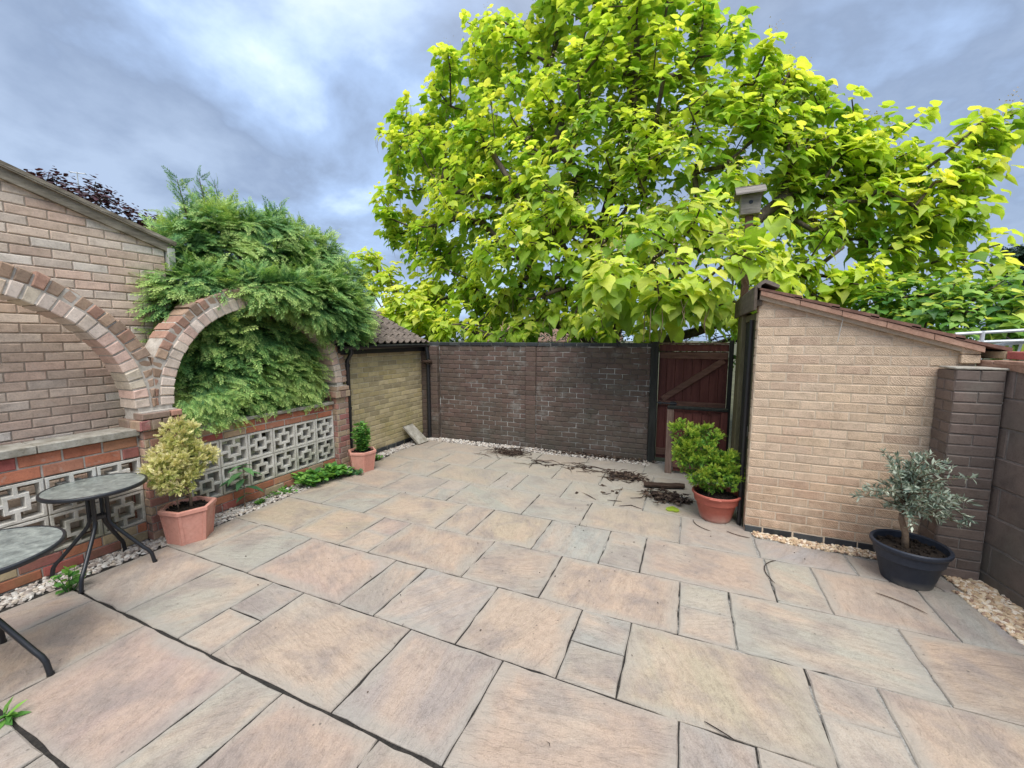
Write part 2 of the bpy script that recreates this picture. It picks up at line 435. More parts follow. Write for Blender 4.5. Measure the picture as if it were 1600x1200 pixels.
M['out_brick'] = brick_mat('yellow_stock_brick', [(0.43,0.35,0.18),(0.47,0.39,0.22),(0.40,0.33,0.18),(0.31,0.26,0.16),(0.49,0.41,0.25),(0.45,0.38,0.22),(0.36,0.30,0.18)],
    stain=[((0.17,0.17,0.045), -0.05, 0.8, 0.8, 5.0)], patch=[((0.46,0.38,0.24), 1.5, 0.45, 0.65, 0.5)])
M['out_mortar'] = mottled('pale_mortar', (0.47,0.41,0.27), (0.57,0.51,0.37), scale=8, rnd=False, moss=((0.2,0.2,0.08), 0.0, 0.8))
dkp = [((0.24,0.235,0.215), 4.5, 0.55, 0.70, 0.55), ((0.075,0.075,0.058), 1.1, 0.5, 0.7, 0.55), ((0.5,0.5,0.48), 16.0, 0.69, 0.76, 0.6)]
M['dark_brick'] = brick_mat('brown_painted_brick', [(0.112,0.080,0.064),(0.122,0.084,0.068),(0.105,0.078,0.063),(0.116,0.079,0.066)], rough=0.6, patch=dkp, stain=[((0.06,0.065,0.05), -0.1, 0.5, 0.7, 3.0)], value=0.3)
M['dark_mortar'] = brick_mat('painted_mortar', [(0.118,0.096,0.084)], rough=0.7, patch=[((0.48,0.48,0.45), 3.6, 0.48, 0.60, 0.9), ((0.07,0.07,0.055), 1.1, 0.5, 0.7, 0.5)])
M['black_brick'] = brick_mat('blue_engineering_brick', [(0.035,0.04,0.045),(0.05,0.055,0.058),(0.03,0.032,0.036)], rough=0.5, patch=[((0.14,0.15,0.12), 6, 0.55, 0.7, 0.5)])
M['pillar_brick'] = brick_mat('grey_brown_painted_brick', [(0.152,0.117,0.098),(0.165,0.126,0.108),(0.142,0.111,0.095)], rough=0.6, patch=[((0.15,0.14,0.12), 3, 0.52, 0.7, 0.5), ((0.5,0.48,0.42), 26.0, 0.74, 0.78, 0.7)], value=0.2)
M['pillar_mortar'] = mottled('grey_painted_mortar', (0.17,0.15,0.135), (0.25,0.225,0.205), scale=14, rnd=False)
M['block'] = brick_mat('grey_brown_painted_block', [(0.178,0.137,0.115),(0.188,0.146,0.124),(0.168,0.131,0.111)], rough=0.65, bumpk=0.3, patch=[((0.15,0.14,0.12), 2, 0.5, 0.7, 0.5), ((0.07,0.06,0.055), 4, 0.55, 0.7, 0.5), ((0.45,0.43,0.4), 30, 0.75, 0.79, 0.6)], stain=[((0.10,0.105,0.085), 0.0, 0.6, 0.7, 2.0)], value=0.12)
M['red_brick'] = brick_mat('red_orange_brick', [(0.40,0.145,0.085),(0.44,0.215,0.125),(0.34,0.10,0.085),(0.42,0.30,0.20),(0.38,0.17,0.11),(0.45,0.17,0.10),(0.30,0.12,0.10),(0.41,0.32,0.20)], stain=[((0.15,0.15,0.07), 0.0, 0.35, 0.4, 6.0)], patch=[((0.5,0.42,0.36), 9, 0.6, 0.72, 0.5)])
M['pier_brick'] = brick_mat('mixed_pier_brick', [(0.37,0.20,0.15),(0.40,0.28,0.20),(0.30,0.13,0.12),(0.38,0.29,0.20),(0.33,0.17,0.14),(0.27,0.19,0.15)], patch=[((0.48,0.42,0.35), 8, 0.58, 0.72, 0.5), ((0.15,0.155,0.07), 3, 0.56, 0.7, 0.55)])
M['ring_pale'] = brick_mat('pale_arch_brick', [(0.61,0.51,0.42),(0.59,0.45,0.37),(0.58,0.50,0.39),(0.57,0.40,0.33),(0.64,0.54,0.46),(0.61,0.48,0.36)], patch=[((0.6,0.54,0.48), 10, 0.56, 0.72, 0.5)])
M['ring_brown'] = brick_mat('brown_arch_brick', [(0.32,0.22,0.155),(0.37,0.26,0.185),(0.28,0.20,0.145),(0.39,0.28,0.21),(0.35,0.21,0.155)], patch=[((0.45,0.39,0.33), 8, 0.6, 0.74, 0.45), ((0.14,0.14,0.08), 5, 0.6, 0.72, 0.5)], bumpk=0.9)
M['arch_mortar'] = mottled('grey_lime_mortar', (0.36,0.32,0.27), (0.54,0.50,0.44), scale=14, rnd=False)
M['concrete'] = mottled('weathered_concrete', (0.50,0.48,0.42), (0.66,0.64,0.585), (0.74,0.72,0.67), scale=7, fine=80, bumpk=0.6, moss=((0.20,0.20,0.11), 0.1, 0.5))
M['sill'] = mottled('lichened_concrete', (0.22,0.20,0.16), (0.38,0.36,0.31), (0.45,0.43,0.38), scale=12, fine=70, bumpk=0.7)
M['verge'] = mottled('lichened_timber', (0.14,0.12,0.09), (0.30,0.265,0.21), (0.44,0.41,0.34), scale=10, fine=60, grain=(1, 0.5, 2.5), bumpk=0.8)
M['tile'] = mottled('mossy_concrete_tile', (0.09,0.075,0.062), (0.19,0.155,0.13), (0.27,0.24,0.20), scale=9, fine=50, bumpk=0.8)
M['shed_tile'] = mottled('red_sand_faced_tile', (0.12,0.065,0.05), (0.22,0.12,0.09), (0.30,0.20,0.15), scale=14, fine=70, bumpk=0.8)
M['pink_tile'] = mottled('pink_tile_edge', (0.30,0.17,0.12), (0.40,0.25,0.18), (0.46,0.33,0.26), scale=14, fine=70, bumpk=0.8)
M['black_pvc'] = plain('black_plastic', (0.012,0.013,0.015), rough=0.35)
M['black_metal'] = plain('black_powder_coated_metal', (0.014,0.016,0.02), rough=0.38, spec=0.5)
M['red_wood'] = mottled('dark_red_stained_wood', (0.085,0.026,0.021), (0.13,0.045,0.036), scale=5, fine=40, grain=(6, 6, 0.5), rough=0.6, bumpk=0.5)
M['brown_wood'] = mottled('brown_stained_wood', (0.10,0.05,0.036), (0.16,0.085,0.062), scale=5, fine=40, grain=(1, 6, 6), rough=0.65, bumpk=0.5)
M['old_wood'] = mottled('weathered_grey_wood', (0.10,0.06,0.045), (0.20,0.14,0.11), (0.28,0.22,0.18), scale=6, fine=50, grain=(5, 5, 0.6), rough=0.8, bumpk=0.7)
M['black_wood'] = mottled('black_stained_wood', (0.012,0.013,0.012), (0.03,0.032,0.028), scale=6, fine=50, grain=(5, 5, 0.6), rough=0.6, bumpk=0.5)
M['mossy_wood'] = mottled('mossy_old_timber', (0.09,0.085,0.04), (0.17,0.15,0.085), (0.14,0.11,0.08), scale=7, fine=45, grain=(4, 4, 0.7), rough=0.85, bumpk=0.8)
M['grey_fascia'] = mottled('weathered_fascia', (0.07,0.055,0.04), (0.14,0.11,0.085), scale=6, fine=50, grain=(4, 1, 4), bumpk=0.7)
M['terracotta'] = mottled('terracotta_plastic', (0.54,0.25,0.19), (0.60,0.30,0.235), (0.64,0.37,0.30), scale=5, fine=40, rough=0.6, bumpk=0.12, fineamt=0.15)
M['terracotta_deep'] = mottled('deep_terracotta_plastic', (0.34,0.09,0.065), (0.40,0.12,0.085), scale=5, fine=40, rough=0.5, bumpk=0.1, fineamt=0.12, moss=((0.5,0.36,0.30), 0.0, 0.10))
M['slate_pot'] = mottled('slate_blue_plastic', (0.022,0.028,0.042), (0.035,0.042,0.058), scale=5, fine=40, rough=0.5, bumpk=0.1, fineamt=0.15, moss=((0.16,0.15,0.13), 0.0, 0.06))
M['bark'] = mottled('dark_bark', (0.06,0.047,0.036), (0.13,0.105,0.08), scale=9, fine=50, grain=(3, 3, 1), bumpk=1.0, bdist=0.01, rnd=False)
M['thin_bark'] = mottled('brown_stem', (0.12,0.075,0.05), (0.22,0.16,0.11), scale=20, fine=80, bumpk=0.6, rnd=False)
M['pebble_white'] = brick_mat('pale_pebbles', [(0.44,0.41,0.37),(0.54,0.52,0.48),(0.32,0.28,0.25),(0.46,0.40,0.33),(0.26,0.22,0.19),(0.50,0.46,0.41)], bumpk=0.2)
M['pebble_gold'] = brick_mat('golden_gravel', [(0.52,0.40,0.26),(0.60,0.50,0.36),(0.44,0.32,0.20),(0.64,0.56,0.45),(0.50,0.36,0.24),(0.30,0.20,0.14)], bumpk=0.2)
M['debris'] = brick_mat('dead_pods_and_twigs', [(0.035,0.022,0.016),(0.055,0.034,0.024),(0.022,0.015,0.012),(0.10,0.07,0.05)], bumpk=0.3)
M['white_metal'] = plain('galvanised_tube', (0.55,0.57,0.58), rough=0.45, metal=0.2)
M['pvc_white'] = plain('off_white_board', (0.45,0.45,0.42), rough=0.6)
M['galv'] = plain('padlock_steel', (0.45,0.45,0.45), rough=0.35, metal=0.8)
M['glass'] = None
def glass_top():
    m, t, p, o = mat_base('pebbled_grey_glass')
    v = pos_coords(t)
    vo = noise_tex(t, v, 55, 3, 0.6, 1.0)
    c = ramp(t, noise_tex(t, v, 22, 4, 0.65, 0.5), [(0.35, (0.15,0.17,0.16)), (0.6, (0.30,0.33,0.30)), (0.75, (0.42,0.45,0.40))])
    t.links.new(c, p.inputs['Base Color']); p.inputs['Roughness'].default_value = 0.28; p.inputs['Specular IOR Level'].default_value = 0.6
    p.inputs['Transmission Weight'].default_value = 0.15
    bump(t, p, vo, 0.5, 0.004)
    return m
M['glass'] = glass_top()
M['catalpa'] = leaf_mat('golden_catalpa_leaf', [(0.19,0.37,0.045),(0.38,0.56,0.07),(0.60,0.71,0.10),(0.82,0.81,0.17)], trans=0.54)
M['cypress'] = leaf_mat('cypress_spray', [(0.05,0.15,0.055),(0.12,0.28,0.085),(0.25,0.43,0.12),(0.46,0.60,0.19)], trans=0.28, rough=0.55, jitter=0.5, brown=((0.20,0.12,0.05), 1.9, 0.70))
M['gold_conifer'] = leaf_mat('golden_conifer_spray', [(0.14,0.21,0.05),(0.36,0.42,0.10),(0.64,0.62,0.22),(0.86,0.78,0.46)], trans=0.2, rough=0.6, jitter=0.6)
M['lime_conifer'] = leaf_mat('lime_conifer_spray', [(0.03,0.11,0.015),(0.10,0.26,0.025),(0.27,0.42,0.035),(0.50,0.54,0.08)], trans=0.2, rough=0.6, jitter=0.5)
M['olive'] = leaf_mat('olive_leaf', [(0.10,0.15,0.115),(0.20,0.26,0.20),(0.35,0.41,0.33),(0.50,0.54,0.44)], trans=0.15, rough=0.5, jitter=0.8)
M['green'] = leaf_mat('fresh_green_leaf', [(0.06,0.19,0.045),(0.13,0.32,0.065),(0.26,0.48,0.09)], trans=0.35, jitter=0.6)
M['tallweed'] = leaf_mat('blue_green_leaf', [(0.04,0.13,0.06),(0.08,0.20,0.09),(0.14,0.28,0.10)], trans=0.3, jitter=0.6)
M['vine'] = leaf_mat('vine_leaf', [(0.06,0.18,0.045),(0.15,0.33,0.06),(0.32,0.50,0.08),(0.62,0.66,0.10)], trans=0.4, jitter=0.6)
M['maroon'] = leaf_mat('maroon_leaf', [(0.03,0.012,0.016),(0.06,0.02,0.03),(0.10,0.035,0.045)], trans=0.25, jitter=0.8)
M['cedar'] = leaf_mat('dark_cedar', [(0.025,0.06,0.035),(0.05,0.11,0.06),(0.12,0.18,0.11)], trans=0.1, jitter=0.7)
M['hedge'] = leaf_mat('garden_hedge_leaf', [(0.04,0.10,0.02),(0.09,0.2,0.03),(0.2,0.3,0.05)], trans=0.3, jitter=0.8)

# ------------------------------------------------------------------ brickwork
def frame_matrix(O, A, Nn):
    """local x along A, local y up, local z along the face normal"""
    A = Vector(A).normalized(); Nn = Vector(Nn).normalized(); Z = Vector((0, 0, 1))
    m = Matrix((A, Z, Nn)).transposed().to_4x4(); m.translation = Vector(O); return m
def prism(poly, depth, ch=0.004, jit=0.0015):
    """poly: CCW outline in local x,y; front face at z=0 (inset by ch), body down to -depth"""
    c = Vector((sum(p[0] for p in poly)/len(poly), sum(p[1] for p in poly)/len(poly)))
    n = len(poly); V = []
    j = lambda s=1.0: random.uniform(-jit, jit)*s
    mid = [(p[0]+j(), p[1]+j()) for p in poly]
    for p in mid: V.append((p[0], p[1], -depth))
    for p in mid: V.append((p[0], p[1], -ch + j(0.5)))
    for p in mid:
        d = Vector(p) - c; L = max(d.length, 1e-6)
        sx = max(0.0, 1 - ch*1.3/max(abs(d.x), ch*2)); sy = max(0.0, 1 - ch*1.3/max(abs(d.y), ch*2))
        V.append((c.x + d.x*sx, c.y + d.y*sy, j()))
    F = [tuple(range(2*n, 3*n)), tuple(range(n-1, -1, -1))]
    for i in range(n):
        k = (i+1) % n
        F += [(i, k, k+n, i+n), (i+n, k+n, k+2*n, i+2*n)]
    return V, F
def clip(poly, planes):
    """keep the side where (p - q).n <= 0"""
    for (qx, qy, nx, ny) in planes:
        res = []
        for i in range(len(poly)):
            a = poly[i]; b = poly[(i+1) % len(poly)]
            da = (a[0]-qx)*nx + (a[1]-qy)*ny; db = (b[0]-qx)*nx + (b[1]-qy)*ny
            if da <= 0: res.append(a)
            if da*db < 0:
                s = da/(da-db); res.append((a[0]+(b[0]-a[0])*s, a[1]+(b[1]-a[1])*s))
        poly = res
        if len(poly) < 3: return []
    return poly
def area(poly):
    return 0.5*abs(sum(poly[i][0]*poly[(i+1) % len(poly)][1] - poly[(i+1) % len(poly)][0]*poly[i][1] for i in range(len(poly))))
_shared = {}
def shared_brick(wd, ht, depth, mat, ch, jit):
    key = (round(wd, 3), round(ht, 3), round(depth, 3), mat.name)
    if key not in _shared:
        _shared[key] = []
        for _ in range(5):
            V, F = prism([(-wd/2, -ht/2), (wd/2, -ht/2), (wd/2, ht/2), (-wd/2, ht/2)], depth, ch, jit)
            _shared[key].append(mesh('brick', V, F, mat))
    return random.choice(_shared[key])
class Bricks:
    """gathers bricks of one thing; the 300 nearest become parts, the rest one stuff part"""
    def __init__(s): s.items = []
    def put(s, FM, poly, depth, mat, ch=0.004, jit=0.0015, proud=0.0015, name='brick', rect=None):
        s.items.append((FM, poly, depth, mat, ch, jit, random.uniform(-proud, proud), name, rect))
    def wall(s, FM, a0, a1, z0, z1, mat, L=0.21, Hh=0.07, J=0.009, depth=0.05, planes=(), phase=0.0, skip=None, ch=0.004, jit=0.0015, proud=0.0015, name='brick', bond=0.5):
        rows = max(1, round((z1-z0)/Hh)); hh = (z1-z0)/rows
        for r in range(rows):
            off = (phase + (bond*L if r % 2 else 0)) % L
            a = a0 - off
            if off > L*0.99: a = a0
            while a < a1 - 1e-4:
                b = a + L
                x0 = max(a, a0) + J/2; x1 = min(b, a1) - J/2
                a = b
                if x1 - x0 < 0.025: continue
                y0 = z0 + r*hh + J/2; y1 = z0 + (r+1)*hh - J/2
                poly = [(x0, y0), (x1, y0), (x1, y1), (x0, y1)]
                if skip and skip((x0+x1)/2, (y0+y1)/2): continue
                if planes:
                    q = clip(poly, planes)
                    if len(q) < 3 or area(q) < 0.0006: continue
                    if abs(area(q) - area(poly)) > 1e-5:
                        s.put(FM, q, depth, mat, ch, jit, proud, name); continue
                s.put(FM, poly, depth, mat, ch, jit, proud, name, rect=(x1-x0, y1-y0))
    def build(s, root, limit=300):
        def key(it):
            c = it[0] @ Vector((sum(p[0] for p in it[1])/len(it[1]), sum(p[1] for p in it[1])/len(it[1]), 0))
            d = Vector(c) - Vector(CAM)
            f = Vector((-0.396, 0.918, 0)); fd = d.dot(f)
            side = abs(d.cross(f).z) / max(fd, 0.01)
            return (0 if fd > 0.3 and side < 1.4 else 1, d.length)
        s.items.sort(key=key)
        byname = {}
        rest = {}
        for it in s.items:
            FM, poly, depth, mat, ch, jit, pr, name, rect = it
            byname[name] = byname.get(name, 0) + 1
            if byname[name] <= limit:
                cx = sum(p[0] for p in poly)/len(poly); cy = sum(p[1] for p in poly)/len(poly)
                if rect:
                    me = shared_brick(rect[0], rect[1], depth, mat, ch, jit)
                else:
                    V, F = prism([(p[0]-cx, p[1]-cy) for p in poly], depth, ch, jit); me = mesh(name, V, F, mat)
                child(name, me, root, FM @ Matrix.Translation((cx, cy, pr)))
            else:
                V, F = prism(poly, depth, ch, jit)
                rest.setdefault((name, mat.name), (MB(), mat))[0].add([FM @ Vector((v[0], v[1], v[2]+pr)) for v in V], F)
        for (name, _), (mb, mat) in rest.items():
            child('brickwork' if name == 'brick' else name, mb.mesh('brickwork', mat), root, kind='stuff')
def add_part(name, mb, mat, root, smooth=False, kind=None, label=None, ang=None):
    me = mb.mesh(name, mat, smooth)
    if ang: smooth_by_angle(me, ang)
    return child(name, me, root, kind=kind, label=label)

# ------------------------------------------------------------------ ground and paving
g = MB(); g.add([(-150,-150,-0.06),(150,-150,-0.06),(150,250,-0.06),(-150,250,-0.06)], [(0,1,2,3)])
tag(link_obj('ground', g.mesh('ground', M['earth'])), kind='structure')
g = MB(); g.box((-4.3,-2.2,-0.055),(2.6,5.74,-0.009))
patio = tag(link_obj('patio', g.mesh('patio', M['joint'])), kind='structure')
ORG[patio.name] = Vector((0,0,0))
GREY=(0.325,0.30,0.255); BUFF=(0.37,0.295,0.225); PINK=(0.365,0.28,0.22); MAUVE=(0.315,0.265,0.225); PALE=(0.35,0.32,0.265); GOLD=(0.38,0.295,0.22); BLUE=(0.30,0.29,0.265)
rows = [
 (-2.2,-1.66,[-3.78,-3.0,-2.1,-1.3,-0.4,0.4,1.0,1.8],{}),
 (-1.66,-1.10,[-3.78,-3.3,-2.4,-1.8,-0.9,-0.3,0.6,1.8],{}),
 (-1.10,-0.53,[-3.78,-2.9,-2.3,-1.4,-0.8,0.1,0.9,1.8],{}),
 (-0.53,0.04,[-3.78,-3.2,-2.35,-1.5,-0.95,-0.1,0.5,1.8],{}),
 (0.04,0.61,[-3.78,-3.1,-2.56,-2.30,-1.45,-0.6,0.2,0.8,1.8],{}),
 (0.61,1.185,[-3.76,-3.4,-2.82,-1.97,-1.68,-1.11,-0.25,0.31,1.15,1.8],{0:MAUVE,1:GOLD,2:PINK,3:GREY,4:PINK,5:MAUVE}),
 (1.185,1.765,[-3.76,-3.07,-2.53,'h',-2.24,-1.39,-0.81,0.03,0.32,1.15,1.75],{0:PALE,1:GREY,2:PALE,3:BUFF,4:MAUVE,5:PINK,6:GREY,7:BUFF}),
 (1.765,2.32,[-3.77,-3.42,-2.81,-1.94,-1.67,-1.10,-0.53,'h',-0.24,0.60,'h',0.885,1.72],{0:GREY,1:GREY,2:BUFF,3:MAUVE,4:GREY,5:BUFF,6:MAUVE,7:BUFF,8:PALE,9:BUFF}),
 (2.32,2.87,[-3.79,-3.07,-2.52,'h',-2.22,-1.39,-0.82,0.01,'h',0.305,1.16,1.70],{0:BUFF,1:GOLD,2:PALE,3:BUFF,4:MAUVE,5:GOLD,6:PALE,7:PALE,8:PINK}),
 (2.87,3.43,[-3.80,-3.33,-2.78,-1.97,-1.66,-1.08,-0.55,-0.255,0.58,0.87,1.44,1.68],{0:GREY,1:GREY,2:BUFF,3:BUFF,4:BUFF,5:BLUE,6:GREY,7:PINK,8:PALE,9:BUFF,10:BLUE}),
 (3.43,3.97,[-3.80,-3.06,-2.51,'h',-2.22,-1.39,-0.83,-0.005,0.55],{0:BUFF,1:GREY,2:GREY,3:GREY,4:GREY,5:BUFF,6:GREY}),
 (3.97,4.50,[-3.82,-3.38,-2.83,-2.0,-1.725,-1.175,-0.625,-0.345,0.48],{}),
 (4.50,5.04,[-3.86,-3.08,-2.58,-2.33,-1.435,-0.88,-0.32,0.45],{}),
 (5.04,5.46,[-3.84,-3.565,-2.715,-1.87,-1.20,-0.46],{0:PINK}),
 (5.04,5.62,[-0.46,0.45],{}),
]
def slab(x0, y0, x1, y1, z, col, cutpoly=None):
    step = 0.075; e = 0.0026; ch = 0.0055
    def edge(a, b):
        n = max(1, int((Vector(b)-Vector(a)).length/step)); nx = -(b[1]-a[1]); ny = b[0]-a[0]; L = math.hypot(nx, ny)
        return [(a[0]+(b[0]-a[0])*i/n + nx/L*(random.gauss(0, e) if i else 0), a[1]+(b[1]-a[1])*i/n + ny/L*(random.gauss(0, e) if i else 0)) for i in range(n)]
    cs = cutpoly or [(x0,y0),(x1,y0),(x1,y1),(x0,y1)]
    cx = sum(p[0] for p in cs)/len(cs); cy = sum(p[1] for p in cs)/len(cs)
    pts = []
    for i in range(len(cs)): pts += edge(cs[i], cs[(i+1) % len(cs)])
    pts = [(p[0]-cx, p[1]-cy) for p in pts]
    n = len(pts); V = [(*p, -0.03) for p in pts] + [(*p, -ch + random.gauss(0, 0.0007)) for p in pts]
    for p in pts:
        d = Vector(p); k = 1 - ch*random.uniform(0.8, 1.5)/max(d.length, 0.05); V.append((p[0]*k, p[1]*k, 0))
    F = [tuple(range(2*n, 3*n))]
    for i in range(n):
        k = (i+1) % n; F += [(i,k,k+n,i+n),(i+n,k+n,k+2*n,i+2*n)]
    me = mesh('paving_slab', V, F, M['slab'])
    M4 = Matrix.Translation((cx, cy, z)) @ Matrix.Rotation(random.gauss(0, 0.0012), 4, 'X') @ Matrix.Rotation(random.gauss(0, 0.0012), 4, 'Y')
    o = child('paving_slab', me, patio, M4)
    o.color = (*[c*random.uniform(0.96, 1.04) for c in col], 1)
gaps_y = {1.185: 0.0085, 0.61: 0.009}
for (y0, y1, xs, cols) in rows:
    x = xs[0]; idx = 0; half = False
    for q in xs[1:]:
        if q == 'h': half = True; continue
        c = cols.get(idx, random.choice([GREY, GREY, BUFF, PALE, MAUVE, PINK] if y0 < 2.8 else [GREY, GREY, PALE, GREY, BUFF]))
        gy0 = gaps_y.get(y0, 0.0045); gy1 = gaps_y.get(y1, 0.0045); gx = random.uniform(0.003, 0.0055)
        z = random.uniform(-0.0015, 0.0015)
        if y0 > 2.0 and q != xs[-1] or y0 <= 2.0:
            if half:
                ym = (y0+y1)/2 + random.uniform(-0.004, 0.004)
                slab(x+gx, y0+gy0, q-gx, ym-0.004, z, c); slab(x+gx, ym+0.004, q-gx, y1-gy1, -z, random.choice([PALE, GREY, MAUVE]))
            elif y0 == 3.43 and x > -0.2 and q > 0.5: pass
            else: slab(x+gx, y0+gy0, q-gx, y1-gy1, z, c)
        else:
            slab(x+gx, y0+gy0, q-gx, y1-gy1, z, c)
        x = q; idx += 1; half = False
# cut slabs along the shed and the right-hand wall
slab(0,0,0,0,0.001,BLUE,[(0.562,3.436),(1.15,3.436),(1.15,3.735),(0.562,3.765)])
slab(0,0,0,0,0.0003,BLUE,[(1.612,3.436),(1.665,3.430),(1.70,3.54),(1.61,3.68),(1.50,3.70),(1.535,3.61)])
slab(0,0,0,0,0.0005,GREY,[(1.712,2.335),(1.84,2.335),(1.755,2.862),(1.712,2.862)])
slab(0,0,0,0,0.0005,BLUE,[(1.66,2.88),(1.745,2.88),(1.70,3.2),(1.655,3.42)])
slab(0,0,0,0,0,BLUE,[(1.162,3.436),(1.60,3.436),(1.52,3.60),(1.40,3.70),(1.162,3.725)])
slab(0,0,0,0,-0.001,GREY,[(1.725,1.19),(2.25,1.19),(2.12,1.76),(1.725,1.76)])
slab(0,0,0,0,-0.001,MAUVE,[(1.728,1.775),(2.1,1.775),(1.86,2.31),(1.728,2.31)])

# gravel strips
def pebbles(name, label, region_fn, n, size, mat, z=0.0):
    """flattened stones: jittered icosahedra"""
    t = (1+5**0.5)/2
    IV = np.array([(-1,t,0),(1,t,0),(-1,-t,0),(1,-t,0),(0,-1,t),(0,1,t),(0,-1,-t),(0,1,-t),(t,0,-1),(t,0,1),(-t,0,-1),(-t,0,1)], float); IV /= np.linalg.norm(IV[0])
    IF = np.array([(0,11,5),(0,5,1),(0,1,7),(0,7,10),(0,10,11),(1,5,9),(5,11,4),(11,10,2),(10,7,6),(7,1,8),(3,9,4),(3,4,2),(3,2,6),(3,6,8),(3,8,9),(4,9,5),(2,4,11),(6,2,10),(8,6,7),(9,8,1)])
    P = np.array([region_fn() for _ in range(n)])
    s = size*RNG.uniform(0.6, 1.5, n)
    sc = np.stack([s*RNG.uniform(0.8, 1.4, n), s*RNG.uniform(0.7, 1.1, n), s*RNG.uniform(0.45, 0.8, n)], 1)
    th = RNG.uniform(0, 2*PI, n); tl = RNG.normal(0, 0.35, n)
    V = IV[None]*RNG.uniform(0.82, 1.18, (n, 12, 1))*sc[:, None]
    c, s_ = np.cos(tl)[:, None], np.sin(tl)[:, None]
    V = np.stack([V[..., 0], V[..., 1]*c - V[..., 2]*s_, V[..., 1]*s_ + V[..., 2]*c], -1)
    c, s_ = np.cos(th)[:, None], np.sin(th)[:, None]
    V = np.stack([V[..., 0]*c - V[..., 1]*s_, V[..., 0]*s_ + V[..., 1]*c, V[..., 2]], -1)
    P3 = np.concatenate([P[:, :2], (P[:, 2:3] if P.shape[1] > 2 else np.zeros((n, 1))) + z + RNG.uniform(-0.006, 0.010, (n, 1))], 1)
    V = V + P3[:, None]
    F = IF[None] + (np.arange(n)*12)[:, None, None]
    o = link_obj(name, np_mesh(name, V.reshape(-1, 3), F.reshape(-1, 3), mat))
    return tag(o, label, 'gravel', kind='stuff')
U = random.uniform
def spill(a, b, s=0.03): return U(a, b) + abs(random.gauss(0, s))
def reg_left():
    y = U(-0.6, 5.55); return (min(-3.73, spill(-4.02, -3.81, 0.018)) if y < 4 else min(-3.78, spill(-4.05, -3.88, 0.018)), y)
pebbles('white_gravel', 'white and cream pebbles in a narrow strip along the arched wall', reg_left, 5200, 0.0135, M['pebble_white'], -0.006)
def reg_back():
    x = U(-3.9, -0.42); return (x, U(5.47, 5.68) - abs(random.gauss(0, 0.02)))
pebbles('pebble_strip', 'pale pebbles at the foot of the dark painted brick wall', reg_back, 2600, 0.012, M['pebble_white'], -0.006)
def reg_shed():
    x = U(0.56, 1.62); return (x, U(3.80, 3.88) if x < 0.75 else U(3.765, 3.88) - abs(random.gauss(0, 0.006)))
pebbles('golden_gravel', 'golden gravel filling the gap below the sand brick shed wall', reg_shed, 1100, 0.012, M['pebble_gold'], -0.002)
def wall_x(y): return 1.865 + (3.82-y)*0.165
def reg_right():
    y = U(1.0, 3.66)
    e = wall_x(y); wdt = 0.19 if y > 3.45 else 0.27
    return (U(e-wdt, e), y)
pebbles('gold_pebble_strip', 'golden pebbles along the foot of the grey painted block wall', reg_right, 6500, 0.0135, M['pebble_gold'], -0.002)

# ------------------------------------------------------------------ arched screen wall
XA = -4.0
arch = thing('arched_wall', 'brick screen wall with two round arches over pierced concrete blocks', 'wall', (XA, 1.9, 0))
FA = frame_matrix((-4.0, 0, 0), (0,1,0), (1,0,0))        # arches and piers above the caps
FP = frame_matrix((-4.02, 0, 0), (0,1,0), (1,0,0))       # panels
FF = frame_matrix((-3.955, 0, 0), (0,1,0), (1,0,0))      # pier faces
B = Bricks()
core = MB()
AC = [(0.89, 1.09), (2.895, 1.09)]
HW, DEP = 0.87, 0.22
piers = [(-0.30, -0.02), (1.765, 2.03), (3.72, 3.915)]
def ring(cy, cz, r0, r1, step, mat, planes, dep, pr):
    n = int(round(PI*((r0+r1)/2)/step))
    for i in range(n):
        a0 = PI*i/n; a1 = PI*(i+1)/n; j = U(0.005, 0.0075)
        rag = mat is M['ring_brown']; jr = U(-0.018, 0.010) if rag else U(-0.005, 0.005)
        pts = []
        for (r, a, s) in ((r0, a0, 1), (r1+jr, a0, 1), (r1+jr, a1, -1), (r0, a1, -1)):
            aa = a + s*j/r
            pts.append((cy + r*math.cos(aa), cz + r*math.sin(aa)))
        q = clip(pts, planes)
        if len(q) >= 3 and area(q) > 0.0008: B.put(FA, q, dep, mat, 0.007 if rag else 0.005, 0.004 if rag else 0.003, 0.009 if rag else 0.004)
MID = 1.895
for k, (cy, cz) in enumerate(AC):
    pl = [(MID, 0, 1, 0)] if k == 0 else [(MID, 0, -1, 0)]
    ring(cy, cz, HW, HW+0.100, 0.078, M['ring_pale'], pl, DEP, 0)
    ring(cy, cz, HW+0.112, HW+0.205, 0.080, M['ring_brown'], pl, DEP, 0)
    # lime mortar body of the ring
    n = 40; V = []; F = []
    for i in range(n+1):
        a = PI*i/n
        for (r, x) in ((HW+0.006, 0.007), (HW+0.19, 0.007), (HW+0.19, DEP-0.006), (HW+0.006, DEP-0.006)):
            y = cy + r*math.cos(a)
            y = min(y, MID) if k == 0 else max(y, MID)
            V.append((-4.0 - x, y, cz + r*math.sin(a)))
    for i in range(n):
        for j in range(4): F.append((i*4+j, i*4+(j+1) % 4, i*4+4+(j+1) % 4, i*4+4+j))
    core.add(V, F)
